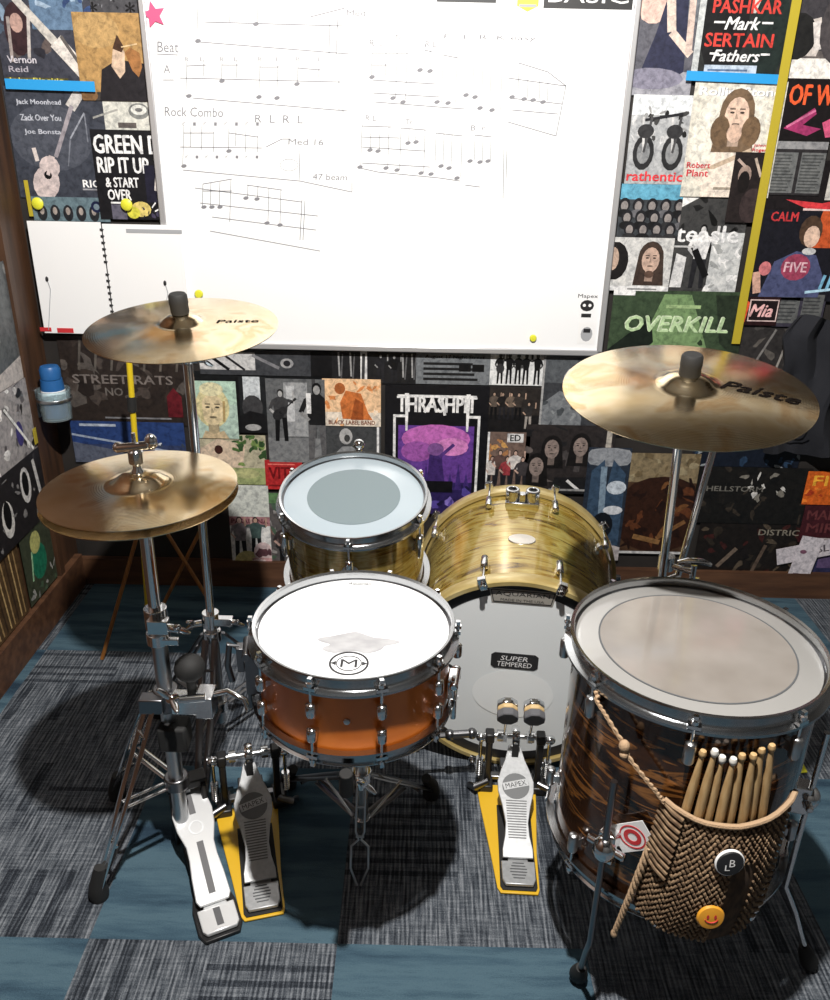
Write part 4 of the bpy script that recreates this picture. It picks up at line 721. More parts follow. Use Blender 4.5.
# ---------------------------------------------------------------- drums
def lug(name, L, M, mat_, parent, r=.009):                 # tube lug along local z centred at origin, local x outward
    b = MB(); b.lathe([(.0001, -L / 2), (r * .8, -L / 2), (r, -L / 2 + .004), (r, L / 2 - .004), (r * .8, L / 2), (.0001, L / 2)], 14, (.016, 0, 0))
    b.box((.006, 0, 0), (.014, .012, L * .5)); b.ball((.016, 0, L / 2), r * 1.05, (1, 1, .5), n=10)
    b.v = [tuple(M @ Vector(v)) for v in b.v]; return b.build(name, mat_, parent, bevel=.0015)
def hoop(b, R, z, up=1):
    P = [(R + .003, -.020), (R + .017, -.021), (R + .017, -.016), (R + .006, -.013), (R + .005, .005), (R + .009, .008), (R + .008, .0105), (R + .003, .009), (R + .002, .006)]
    P = [(r, z + zz * up) for r, zz in P]
    if up > 0: P = P[::-1]
    return b.lathe(P, 72, closed=True)
def drum(t, R, H, wrap, n, lugL, both, top_lug_mat=CHROME, ph=0.0, inner=MAPLE, hoopm=HOOPC, rodm=CHROME):
    b = MB(); b.lathe([(R - .006, .004), (R, .006), (R, H - .014), (R - .006, H - .012), (R - .009, H - .016), (R - .009, .01)], 72, closed=True); sh = b.build('shell', wrap, t)
    b = MB(); hoop(b, R, H, 1); b.build('top_hoop', hoopm, t); b = MB(); hoop(b, R, 0, -1); b.build('bottom_hoop', hoopm, t)
    b = MB(); b.lathe([(R - .004, H - .0105), (R + .0032, H - .0105), (R + .0032, H - .0075), (R - .004, H - .0075)][::-1], 72, closed=True); b.build('dark_gap_ring', DKSTEEL, t)  # dark flesh-hoop ring, put in as the shaded gap between head and hoop
    for i in range(n):
        a = ph + 2 * pi * i / n; Rz = Matrix.Rotation(a, 4, 'Z')
        if both == 'tube': lug('lug', lugL, Rz @ Matrix.Translation((R - .001, 0, H - .05 - lugL / 2)), top_lug_mat, t)
        else:
            lug('lug', lugL, Rz @ Matrix.Translation((R - .001, 0, H - .042 - lugL / 2)), top_lug_mat, t); lug('lug', lugL, Rz @ Matrix.Translation((R - .001, 0, .042 + lugL / 2)), top_lug_mat, t)
        x = R + .0145
        for z0, z1, s in ((H - .05, H - .004, 1),) + (((.05, .004, -1),) if both != 'tube' else ((.05, .004, -1),)):
            b = MB(); b.cyl(Rz @ Vector((x, 0, z0)), Rz @ Vector((x, 0, z1)), .0028, 8); b.cyl(Rz @ Vector((x, 0, z1)), Rz @ Vector((x, 0, z1 + s * .006)), .0065, 10); b.box(Rz @ Vector((x, 0, z1 + s * .010)), (.007, .007, .009), Rz.to_3x3())
            b.box(Rz @ Vector((R + .010, 0, z1 - s * .006)), (.018, .02, .006), Rz.to_3x3()); b.build('tension_rod', rodm, t)
    return sh
def disc(name, R, z, m, t, r0=.0001, th=.0006, c=(0, 0)):
    return MB().lathe([(r0, z), (R, z), (R, z + th), (r0, z + th)] if r0 > .001 else [(.0001, z), (R, z), (R, z + th), (.0001, z + th)], 64, (c[0], c[1], 0), closed=r0 > .001).build(name, m, t)
def head_mesh(R, H, s=1): return [(.0001, H - s * .002), (R - .012, H - s * .002), (R - .003, H - s * .0045), (R + .002, H - s * .012)][::1]

# snare drum
SN = (-.105, 1.276, .527); SR, SH = .173, .158
sn = thing('snare_drum', 'snare drum with copper orange shell and bright white coated head', 'drum', SN)
shell = drum(sn, SR, SH, COPPER, 10, .024, 'split', ph=0.0)
MB().lathe([(.0001, SH - .003), (SR - .012, SH - .003), (SR - .002, SH - .006), (SR - .002, SH - .010), (.0001, SH - .010)], 72).build('batter_head', CREAM, sn)
MB().lathe([(.0001, .004), (SR - .002, .004), (SR - .002, 0.001), (.0001, .001)], 64).build('resonant_head', TOMRING, sn)
b = MB(); g = random.Random(2); vs = [(( .062 + .012 * sin(3 * t + 1) + .008 * sin(7 * t)) * cos(t) * 1.0 + .004, (.03 + .006 * sin(5 * t)) * sin(t) - .058, SH - .0024) for t in [2 * pi * i / 48 for i in range(48)]]
b.add(vs, [tuple(range(48))]); b.build('stick_wear_patch', SMUDGE, sn, smooth=False)
b = MB(); Mt = Matrix.Translation((0, .148, SH - .0022)); b.text('Aquarian', .012, Mt, .045, .2); b.build('head_lettering', INK, sn, smooth=False)
b = MB(); b.text('Chromatics', .012, Matrix.Translation((-.004, .122, SH - .0022)), .05, .3); b.build('signature', GREYINK, sn, smooth=False)
b = MB(); c0 = (0, -.118)
b.lathe([(.030, SH - .0022), (.0335, SH - .0022), (.0335, SH - .0018), (.030, SH - .0018)], 40, (c0[0], c0[1], 0), closed=True); b.lathe([(.020, SH - .0022), (.0215, SH - .0022), (.0215, SH - .0018), (.020, SH - .0018)], 32, (c0[0], c0[1], 0), closed=True)
b.text('M', .022, Matrix.Translation((c0[0], c0[1], SH - .0020)), .028); b.add([(c0[0] + sx * .031, c0[1] + yy, SH - .0021) for sx, yy in ((-1, 0), (-.7, .006), (-.7, -.006))], [(0, 1, 2)]); b.add([(c0[0] + sx * .031, c0[1] + yy, SH - .0021) for sx, yy in ((1, 0), (.7, .006), (.7, -.006))], [(0, 2, 1)])
b.build('round_head_emblem', INK, sn, smooth=False)
b = MB(); b.lathe([(.0001, 0), (.006, 0), (.005, .003), (.0001, .004)], 16, (0, -SR, SH * .5), (0, -1, 0)); b.build('air_vent', STEEL, sn)
# strainer at the left, butt plate at the right
Ml = Matrix.Rotation(R_(188), 4, 'Z')
b = MB(); b.box((SR + .012, 0, .075), (.024, .04, .085)); b.box((SR + .032, 0, .10), (.012, .022, .05)); b.tube([(SR + .034, 0, .12), (SR + .05, 0, .13), (SR + .056, 0, .085), (SR + .05, 0, .05)], .006, 10); b.cyl((SR + .02, 0, .03), (SR + .02, 0, -.012), .004); b.cyl((SR + .02, -.03, .118), (SR + .02, .03, .118), .008)
b.v = [tuple(Ml @ Vector(v)) for v in b.v]; b.build('strainer', DKSTEEL, sn, bevel=.003)
Mr = Matrix.Rotation(R_(-8), 4, 'Z')
b = MB(); b.box((SR + .008, 0, .05), (.016, .045, .04)); b.cyl((SR + .014, -.03, .062), (SR + .014, .03, .062), .008); b.box((SR + .014, 0, .005), (.01, .03, .05))
b.v = [tuple(Mr @ Vector(v)) for v in b.v]; b.build('butt_plate', CHROME, sn, bevel=.003)

# rack tom
TA = Vector((-.01, -.22, 1)).normalized(); TR, TH = .166, .25; tc = Vector((-.144, 1.785, .715)) - TA * TH
tm = thing('rack_tom', 'tilted rack tom with gold brown pearl wrap and slate grey dotted head', 'drum', tc, axrot(TA))
drum(tm, TR, TH, WRAPG, 6, .06, 'tube', ph=R_(30))
MB().lathe([(.0001, TH - .003), (TR - .010, TH - .003), (TR - .002, TH - .006), (TR - .002, TH - .010), (.0001, TH - .010)], 72).build('batter_head', TOMRING, tm)
disc('head_dot', TR * .66, TH - .0026, TOMDOT, tm)
MB().lathe([(.0001, .004), (TR - .002, .004), (TR - .002, 0.001), (.0001, .001)], 64).build('resonant_head', TOMRING, tm)
b = MB(); b.lathe([(.0001, 0), (.020, 0), (.019, .002), (.0001, .003)], 24, (0, -TR, TH * .62), (0, -1, 0)); b.build('badge', STEEL, tm)
b = MB(); b.box((0, TR + .018, TH - .05), (.05, .03, .06)); b.cyl((0, TR + .03, TH - .06), (0, TR + .03, TH + .012), .009); b.ball((0, TR + .028, TH + .016), .015); b.build('mount_bracket', CHROME, tm, bevel=.003)

# floor tom
FT = (.485, 1.20, .293); FR, FH = .2035, .417
ft = thing('floor_tom', 'large floor tom in shade-darkened brown oyster wrap with hazy clear head', 'drum', FT)
drum(ft, FR, FH, WRAPD, 8, .036, 'split', top_lug_mat=STEEL, ph=R_(-107))
MB().lathe([(.0001, FH - .003), (FR - .010, FH - .003), (FR - .002, FH - .006), (FR - .002, FH - .010), (.0001, FH - .010)], 72).build('batter_head', FTEDGE, ft)
disc('head_film', FR * .80, FH - .0027, FTHEAD, ft)
MB().lathe([(FR * .79, FH - .0026), (FR * .80 + .0008, FH - .0026), (FR * .80 + .0008, FH - .0018), (FR * .79, FH - .0018)], 72, closed=True).build('muffle_ring_line', GROOVE, ft)
MB().lathe([(.0001, .004), (FR - .002, .004), (FR - .002, 0.001), (.0001, .001)], 64).build('resonant_head', TOMRING, ft)
def tom_pt(th, z, off=0.0):                                # th: degrees from the side facing the camera, + to the right; world point
    a = R_(th); r = FR + off; return Vector((FT[0] + r * sin(a), FT[1] - r * cos(a), z))
for i, (th, foot) in enumerate(((-42, (.335, 1.098)), (78, (.80, 1.13)), (198, (.43, 1.49)))):
    p = tom_pt(th, .42, .03); o_ = tom_pt(th, .42, .0); b = MB(); nrm = (p - o_).normalized(); Rz = Matrix.Rotation(atan2(nrm.y, nrm.x), 3, 'Z')
    b.box((p + o_) / 2 + nrm * .002, (.034, .03, .06), Rz); b.ball(p + nrm * .004, .021, (1, 1, 1.2)); b.cyl(p + Rz @ Vector((.0, -.035, 0)), p + Rz @ Vector((0, .035, 0)), .007); b.build('leg_bracket', CHROME, ft, True, bevel=.003)
    q = tom_pt(th, .565, .036); k = tom_pt(th, .20, .036); f = Vector((foot[0], foot[1], .0)); m_ = k.lerp(Vector((f.x, f.y, .06)), .35) ; m_.z = .14
    b = MB(); d = (f - m_); b.tube([q, tom_pt(th, .42, .036), k, k.lerp(m_, .5), m_, m_ + d * .5, f + Vector((0, 0, .02))], .0055, 12); lg = b.build('leg', DKSTEEL if i == 0 else CHROME, ft, True)
    b = MB(); dd = d.normalized(); b.tube([f - dd * .06 + Vector((0, 0, .002)), f - dd * .045 + Vector((0, 0, .002)), f - dd * .015 + Vector((0, 0, .006)), f + Vector((0, 0, .006))], [.009, .014, .018, .013], 14); b.build('rubber_foot', RUBBER, lg, True)

# bass drum
BD = Vector((.102, .985, .080)).normalized(); BR, BL = .272, .47
bd0 = Vector((.25, 1.672, .286))
bt = thing('bass_drum', 'bass drum lying on its side in lit-toned olive gold pearl wrap with silver grey batter head', 'drum', bd0, axrot(BD))
qi = axrot(BD).inverted()
upl = qi @ Vector((0, 0, 1)); pup = atan2(upl.y, upl.x); rtl = qi @ Vector((1, 0, 0))     # local direction of up / right round the drum axis
b = MB(); b.lathe([(BR - .006, .012), (BR, .014), (BR, BL - .014), (BR - .006, BL - .012), (BR - .01, BL - .016), (BR - .01, .016)], 96, closed=True); b.build('shell', WRAPG, bt)
for z0, z1 in ((-.006, .034), (BL - .034, BL + .006)):
    b = MB(); b.lathe([(BR + .003, z0), (BR + .013, z0), (BR + .014, z0 + .003), (BR + .014, z1 - .003), (BR + .013, z1), (BR + .003, z1)], 96, closed=True); b.build('hoop', HOOPG, bt)
b = MB(); b.lathe([(.0001, .006), (BR - .002, .006), (BR + .002, .012), (BR + .001, .02), (.0001, .02)], 96); b.build('batter_head', HEADGREY, bt)
b = MB(); b.lathe([(BR - .026, .0052), (BR + .0015, .0052), (BR + .0015, .0060), (BR - .026, .0060)], 96, closed=True); b.build('black_rim_band', INK, bt)
b = MB(); b.lathe([(.0001, BL - .006), (BR, BL - .006), (BR, BL - .012), (.0001, BL - .012)], 96); b.build('resonant_head', INK, bt)
# local frame of the face: x right, y up, z towards the drummer
ex = (rtl - Vector((0, 0, rtl.z))).normalized(); ey = Vector((upl.x, upl.y, 0)).normalized(); ez = ex.cross(ey)
MF = Matrix(((ex.x, ey.x, ez.x, 0), (ex.y, ey.y, ez.y, 0), (ex.z, ey.z, ez.z, 0), (0, 0, 0, 1)))
def face_disc(b, x, y, rx, ry, z, n=32): b.add([MF @ Vector((x + rx * cos(t), y + ry * sin(t), z)) for t in [2 * pi * i / n for i in range(n)]], [tuple(range(n))])
b = MB(); face_disc(b, 0, -.055, .10, .075, -.0050); b.build('impact_patch', HEADPATCH, bt, smooth=False)
b = MB(); b.prism([(-.066, .019), (-.056, .027), (.056, .027), (.066, .019), (.066, -.019), (.056, -.027), (-.056, -.027), (-.066, -.019)], 0, .001, MF @ Matrix.Translation((-.002, .048, -.0056)) @ Matrix.Diagonal((.86, .86, 1, 1)))
b.m = 1; b.text('SUPER', .014, MF @ Matrix.Translation((-.002, .0565, -.0043)), .066, .2); b.text('TEMPERED', .014, MF @ Matrix.Translation((-.002, .0385, -.0043)), .084, .1); b.build('black_impact_badge', (INK, WHITEP), bt, smooth=False)
b = MB(); b.prism([(-.078, .018), (.078, .018), (.070, -.022), (-.070, -.022)], 0, .0008, MF @ Matrix.Translation((.004, BR - .033, -.0056))); b.m = 1
for a0, a1 in (((-.073, .014), (.073, .014)), ((.073, .014), (.066, -.018)), ((.066, -.018), (-.066, -.018)), ((-.066, -.018), (-.073, .014))): b.tube([MF @ Vector((a0[0] + .004, a0[1] + BR - .033, -.0046)), MF @ Vector((a1[0] + .004, a1[1] + BR - .033, -.0046))], .0010, 5)
b.text('AQUARIAN', .013, MF @ Matrix.Translation((.004, BR - .029, -.0044)), .125); b.text('MADE IN THE USA', .007, MF @ Matrix.Translation((.004, BR - .045, -.0044)), .10); b.build('maker_label', (mat('label_grey', lin((150, 146, 138)), .5), INK), bt, smooth=False)
nl = 10
for i in range(nl):
    a = pup + 2 * pi * (i + .5) / nl; Rz = Matrix.Rotation(a, 4, 'Z')
    for z0, s in ((.0, 1), (BL, -1)):
        lug('lug', .042, Rz @ Matrix.Translation((BR - .001, 0, z0 + s * .085)), CHROME, bt, .009)
        b = MB(); x = BR + .016; b.cyl(Rz @ Vector((x, 0, z0 + s * .066)), Rz @ Vector((x, 0, z0 - s * .02)), .0032, 8)
        b.box(Rz @ Vector((x + .002, 0, z0 - s * .004)), (.026, .02, .014), Rz.to_3x3()); b.box(Rz @ Vector((x - .008, 0, z0 - s * .010)), (.012, .016, .008), Rz.to_3x3()); b.cyl(Rz @ Vector((x, 0, z0 - s * .010)), Rz @ Vector((x, 0, z0 - s * .024)), .0065, 8)
        b.build('tension_claw', CHROME, bt, bevel=.002)
Ru = Matrix.Rotation(pup, 4, 'Z')                         # local x up, z along the drum
b = MB(); b.prism([(-.045, -.022), (.045, -.022), (.045, .012), (.03, .026), (-.03, .026), (-.045, .012)], 0, .014, Matrix.Translation((0, 0, 0)))
M = Ru @ Matrix(((0, 0, 1, BR - .004), (1, 0, 0, 0), (0, 1, 0, BL - .075), (0, 0, 0, 1)))
b.v = [tuple(M @ Vector(v)) for v in b.v]
for yy in (-.027, .027):
    b.lathe([(.011, 0), (.019, 0), (.019, .036), (.017, .038), (.011, .038), (.011, .004)], 24, M @ Vector((yy, 0, .008)), (M.to_3x3() @ Vector((0, 0, 1))), closed=True)
b.box(M @ Vector((0, -.006, .022)), (.03, .016, .02), Ru.to_3x3())
b.build('tom_mount_block', CHROME, bt, bevel=.002)
b = MB()
for yy in (-.027, .027): b.lathe([(.0001, .006), (.0112, .006), (.0112, .022), (.0001, .022)], 16, M @ Vector((yy, 0, .008)), (M.to_3x3() @ Vector((0, 0, 1))))
b.build('mount_socket', INK, bt)
b = MB(); b.lathe([(1e-4, 0), (.030, 0), (.029, .0025), (1e-4, .004)], 32, (0, 0, 0)); Mb = Ru @ Matrix(((0, 0, 1, BR - .001), (1.15, 0, 0, 0), (0, .8, 0, .205), (0, 0, 0, 1))); b.v = [tuple(Mb @ Vector(v)) for v in b.v]; b.build('badge', mat('badge_silver', (.72, .68, .62), .3, .8), bt)
for sgn in (-1, 1):
    A_ = pup - sgn * R_(100); Rz = Matrix.Rotation(A_, 4, 'Z'); base = Rz @ Vector((BR, 0, BL - .10))
    b = MB(); b.box(Rz @ Vector((BR + .012, 0, BL - .10)), (.026, .05, .05), Rz.to_3x3()); b.ball(Rz @ Vector((BR + .03, 0, BL - .10)), .018); sp = b.build('spur_bracket', CHROME, bt, bevel=.003)
    wq = axrot(BD); st = bd0 + wq @ (Rz @ Vector((BR + .03, 0, BL - .10))); fo = Vector((st.x + sgn * .10, st.y + .12, .012)); b = MB(); l0 = qi @ (st - bd0); l1 = qi @ (fo - bd0)
    b.cyl(l0, l1, .008, 12); b.ball(l1, .013, n=10); b.build('spur', CHROME, bt)

# ---------------------------------------------------------------- cymbals
def cymbal(name, label, c, n, R, bow, logo=None, grp=None, flip=False, bell_k=.22):
    t = thing(name, label, 'cymbal', c, axrot(n), grp); top = []
    bell = R * bell_k
    for i in range(22):
        r = .006 + (R - .006) * i / 21
        z = bow * (1 - (r / R) ** 2) if r >= bell else bow * (1 - (bell / R) ** 2) + R * bell_k * .42 * max(0, 1 - (r / bell) ** 2.4) ** .8
        top.append((r, z))
    bot = [(r, z - .0014) for r, z in reversed(top)]
    P = top + bot
    if flip: P = [(r, -z) for r, z in P]
    else: P = P[::-1]
    b = MB(); b.lathe(P, 96, closed=True); b.build('cymbal_plate', CYM, t)
    if logo:
        txt, ang, rad, h, wd = logo; b = MB()
        for k in (-1, 0, 1): b.text(txt, h, Matrix.Translation((k * h * .035, k * h * .03, 0)), wd, .35)
        Mz = Matrix.Rotation(R_(ang[0]), 4, 'Z') @ Matrix.Translation((rad, 0, 0)) @ Matrix.Rotation(R_(ang[1]), 4, 'Z')
        vs = []
        for v in b.v:
            p = Mz @ Vector(v); r = math.hypot(p.x, p.y); vs.append((p.x, p.y, bow * (1 - (r / R) ** 2) + .0008))
        b.v = vs; b.build('maker_logo', BRONZELOGO, t, smooth=False)
    return t
CL, CLN, CLR = Vector((-.490, 1.715, 1.117)), Vector((-.02, -.13, 1)), .197
cymbal('crash_cymbal', 'smaller bronze crash cymbal high at the left, before the white planner', CL, CLN, CLR, .013, logo=('Paiste', (8, 8), .115, .016, .085))
CRp, CRN, CRR = Vector((.487, 1.455, 1.078)), Vector((-.04, -.15, 1)), .2215
cymbal('crash_cymbal', 'largest bronze cymbal high at the right with dark script logo', CRp, CRN, CRR, .016, logo=('Paiste', (-14, -10), .128, .036, .13))
HH, HN = Vector((-.503, 1.39, .893)), Vector((-.02, -.03, 1))
cymbal('hi_hat_cymbal', 'upper bronze hi-hat cymbal at the left with the clutch through its bell', HH + Vector((0, 0, .003)), HN, .175, .010, bell_k=.28)
cymbal('hi_hat_cymbal', 'lower bronze hi-hat cymbal lying under its twin', HH - Vector((0, 0, .014)), HN, .176, .010, flip=True)

# ---------------------------------------------------------------- stands
def wing(b, c, ax, s=1.0):
    c = Vector(c); ax = Vector(ax).normalized(); o_ = ax.orthogonal().normalized(); o2 = ax.cross(o_)
    b.cyl(c, c + ax * .02 * s, .007 * s, 10)
    for sg in (-1, 1): b.tube([c + ax * .014 * s, c + ax * .02 * s + o2 * sg * .014 * s, c + ax * .028 * s + o2 * sg * .024 * s], [.005 * s, .006 * s, .003 * s], 8)
def strip_leg(top, low, foot, st, m1=CHROME, gap=.011, foot_r=.016, kink=None):
    top, low, foot = Vector(top), Vector(low), Vector(foot); d = (foot - top).normalized(); sd = d.cross(Vector((0, 0, 1))).normalized(); b = MB()
    mid = top.lerp(foot, .5) + Vector((0, 0, .012))
    for sg in (-1, 1): b.tube([top + sd * gap * sg, top.lerp(mid, .5) + sd * gap * sg * 1.3, mid + sd * gap * sg * 1.2, foot + sd * gap * .6 * sg + Vector((0, 0, .022))], .0085, 8, flat=d.cross(sd))
    for k in (.3, .62): q = top.lerp(mid, k * 1.2) if k < .5 else mid.lerp(foot, .45); b.cyl(q - sd * gap * 1.4, q + sd * gap * 1.4, .004, 8)
    lg = b.build('leg', m1, st, True)
    b = MB()
    for sg in (-1, 1): b.tube([low + sd * gap * .8 * sg, top.lerp(foot, .52) + sd * gap * .8 * sg], .0055, 8, flat=Vector((0, 0, 1)))
    b.build('brace', m1, st, True)
    b = MB(); b.tube([foot + Vector((0, 0, .05)) - d * .03, foot + Vector((0, 0, .035)), foot + Vector((0, 0, .016)), foot + Vector((0, 0, .001))], [foot_r * .7, foot_r, foot_r * 1.25, foot_r * 1.15], 14); b.build('rubber_foot', RUBBER, lg, True)
def top_hardware(st, c, n, black_cap=True):
    n = Vector(n).normalized(); b = MB(); b.cyl(c - n * .05, c + n * .065, .0042, 10); b.build('threaded_rod', CHROME, st, True)
    b = MB(); b.lathe([(.0045, .019), (.017, .019), (.018, .021), (.018, .026), (.017, .0285), (.0045, .0285)], 20, c, n, True); b.lathe([(.0045, -.012), (.020, -.012), (.020, -.002), (.008, -.0005), (.0045, -.0005)], 20, c, n, True); b.build('felt_washer', FELT, st, True)
    if black_cap:
        b = MB(); b.lathe([(.0045, .030), (.0175, .030), (.019, .034), (.0185, .048), (.0195, .052), (.019, .068), (.016, .072), (1e-4, .0725)], 20, c, n); b.build('sleeve_nut', RUBBER, st, True)
    b = MB(); b.lathe([(.0045, -.02), (.022, -.02), (.022, -.014), (.0045, -.012)], 20, c, n, True); b.cyl(c - n * .075, c - n * .02, .009, 14); b.build('tilter', CHROME, st, True)
# left crash stand
lt = CL - CLN.normalized() * .07
st = thing('cymbal_stand', 'chrome cymbal stand holding the left crash, behind the hi-hat stand', 'cymbal stand', (CL.x, 1.722, 0))
top_hardware(st, CL, CLN)
b = MB(); b.cyl((CL.x, 1.722, .40), (lt.x, lt.y, lt.z + .005), .0105, 16); b.build('upper_tube', CHROME, st, True)
b = MB(); b.ball(lt, .015); b.cyl(lt - Vector((.022, 0, 0)), lt + Vector((.022, 0, 0)), .010); wing(b, lt + Vector((.02, 0, 0)), (1, 0, 0)); b.build('tilter_joint', CHROME, st, True)
b = MB(); b.cyl((CL.x, 1.722, .10), (CL.x, 1.722, .42), .0145, 16); b.build('lower_tube', STEEL, st, True)
b = MB(); b.cyl((CL.x, 1.722, .385), (CL.x, 1.722, .425), .021, 16); b.box((CL.x + .03, 1.715, .405), (.05, .02, .02)); wing(b, (CL.x - .02, 1.712, .40), (-1, -.4, 0), 1.3); wing(b, (CL.x + .05, 1.712, .405), (1, -.2, 0)); b.build('height_collar', CHROME, st, True, .002)
b = MB(); b.cyl((CL.x, 1.722, .345), (CL.x, 1.722, .375), .022, 16); b.build('leg_collar', CHROME, st, True, .002); b = MB(); b.cyl((CL.x, 1.722, .135), (CL.x, 1.722, .165), .022, 16); b.build('leg_collar', CHROME, st, True, .002)
for f in ((-.30, 1.95), (-.70, 1.86), (-.49, 1.475)):
    d = (Vector((*f, 0)) - Vector((CL.x, 1.722, 0))).normalized(); strip_leg(Vector((CL.x, 1.722, .36)) + d * .024, Vector((CL.x, 1.722, .15)) + d * .022, (*f, 0), st, DKSTEEL)
# right crash stand
st = thing('cymbal_stand', 'chrome boom cymbal stand holding the large right crash, behind the floor tom', 'cymbal stand', (.515, 1.50, 0))
top_hardware(st, CRp, CRN)
rt = CRp - CRN.normalized() * .07
b = MB(); b.ball(rt, .017); b.cyl(rt - Vector((.026, 0, 0)), rt + Vector((.026, 0, 0)), .011); wing(b, rt + Vector((.024, 0, 0)), (1, 0, 0), 1.2); b.build('tilter_joint', CHROME, st, True)
b = MB(); b.cyl((.515, 1.50, .55), rt, .0085, 14); b.build('upper_tube', CHROME, st, True)
b = MB(); b.cyl((.548, 1.515, .66), (.588, 1.53, 1.00), .007, 12); b.cyl((.515, 1.50, .66), (.55, 1.515, .665), .008); b.build('boom_arm', CHROME, st, True)
b = MB(); b.cyl((.515, 1.50, .12), (.515, 1.50, .58), .0135, 16); b.cyl((.515, 1.50, .55), (.515, 1.50, .59), .02); b.build('lower_tube', STEEL, st, True)
b = MB(); b.cyl((.515, 1.50, .69), (.515, 1.50, .72), .016); b.cyl((.515, 1.50, .70), (.562, 1.47, .70), .006); b.cyl((.562, 1.47, .675), (.562, 1.47, .715), .006, 12); b.tube([(.530, 1.475, .718), (.548, 1.471, .724), (.576, 1.469, .724), (.594, 1.467, .718)], [.005, .0075, .0075, .005], 10); b.build('wing_bolt', CHROME, st, True)
for f in ((.72, 1.70), (.62, 1.27), (.37, 1.57)):
    d = (Vector((*f, 0)) - Vector((.515, 1.50, 0))).normalized(); strip_leg(Vector((.515, 1.50, .36)) + d * .02, Vector((.515, 1.50, .15)) + d * .02, (*f, 0), st, CHROME)
# hi-hat stand with pedal
AX = Vector((-.503, 1.39, 0))
hs = thing('hi_hat_stand', 'chrome hi-hat stand with a white metal footboard pedal at the far left', 'hi-hat stand', AX)
b = MB(); b.cyl(AX + Vector((0, 0, .60)), AX + Vector((0, 0, .872)), .0125, 20); b.build('upper_tube', CHROME, hs, True)
b = MB(); b.cyl(AX + Vector((0, 0, .09)), AX + Vector((0, 0, .63)), .016, 20); b.build('lower_tube', STEEL, hs, True)
b = MB(); b.cyl(AX + Vector((0, 0, .08)), AX + Vector((0, 0, 1.0)), .0036, 10); b.build('pull_rod', CHROME, hs, True)
b = MB(); b.lathe([(.004, .862), (.021, .864), (.022, .872), (.012, .876), (.004, .876)], 24, AX, closed=True); b.build('cymbal_seat', STEEL, hs, True)
b = MB(); b.lathe([(.004, .922), (.011, .922), (.011, .928), (.008, .932), (.008, .94), (.0135, .943), (.0135, .965), (.010, .969), (.010, .974), (.004, .976)], 20, AX, closed=True); b.cyl(AX + Vector((-.03, -.005, .972)), AX + Vector((.026, -.002, .978)), .008); b.ball(AX + Vector((.03, 0, .984)), .012, (1, .7, 1.3)); b.ball(AX + Vector((-.03, 0, .972)), .010); b.build('clutch', CHROME, hs, True, .001)
b = MB(); b.lathe([(.006, .914), (.019, .914), (.020, .917), (.019, .9215), (.006, .9215)], 20, AX, closed=True); b.build('felt_washer', FELT, hs, True)
b = MB(); b.cyl(AX + Vector((0, 0, .595)), AX + Vector((0, 0, .640)), .0225, 20); b.box(AX + Vector((.012, -.026, .615)), (.04, .02, .03)); wing(b, AX + Vector((.03, -.024, .61)), (1, -.2, 0), 1.2); b.cyl(AX + Vector((0, 0, .56)), AX + Vector((0, 0, .585)), .0235, 20); b.box(AX + Vector((.026, -.014, .572)), (.036, .012, .014)); b.build('height_collar', CHROME, hs, True, .002)
b = MB(); b.cyl(AX + Vector((0, 0, .40)), AX + Vector((0, 0, .45)), .026, 20); b.box(AX + Vector((-.02, -.026, .43)), (.05, .03, .035)); b.build('leg_collar', DKSTEEL, hs, True, .003); b = MB(); b.cyl(AX + Vector((0, 0, .19)), AX + Vector((0, 0, .22)), .026, 20); b.build('leg_collar', DKSTEEL, hs, True, .003)
b = MB(); b.box(AX + Vector((.045, -.02, .43)), (.05, .032, .04)); b.cyl(AX + Vector((.03, -.04, .45)), AX + Vector((.09, -.03, .45)), .009); b.box(AX + Vector((.085, -.01, .425)), (.035, .05, .05)); b.tube([AX + Vector((.09, -.01, .44)), AX + Vector((.13, -.01, .452)), AX + Vector((.165, -.02, .44)), AX + Vector((.175, -.03, .42))], .006, 10); wing(b, AX + Vector((.035, -.045, .46)), (-.2, -1, .5), 1.3); b.build('clamp', CHROME, hs, True, .004)
b = MB(); b.ball(AX + Vector((.055, 0, .50)), .032, (1, 1, .9)); b.cyl(AX + Vector((.055, 0, .43)), AX + Vector((.055, 0, .5)), .01); b.build('rubber_knob', RUBBER, hs, True)
b = MB(); b.box(AX + Vector((.012, -.01, .34)), (.06, .05, .06)); b.build('memory_lock', RUBBER, hs, True, .006)
for f in ((-.652, 1.262), (-.71, 1.55)):
    d = (Vector((*f, 0)) - AX).normalized(); strip_leg(AX + Vector((0, 0, .435)) + d * .03, AX + Vector((0, 0, .205)) + d * .026, (*f, 0), hs, CHROME, .013, .017)

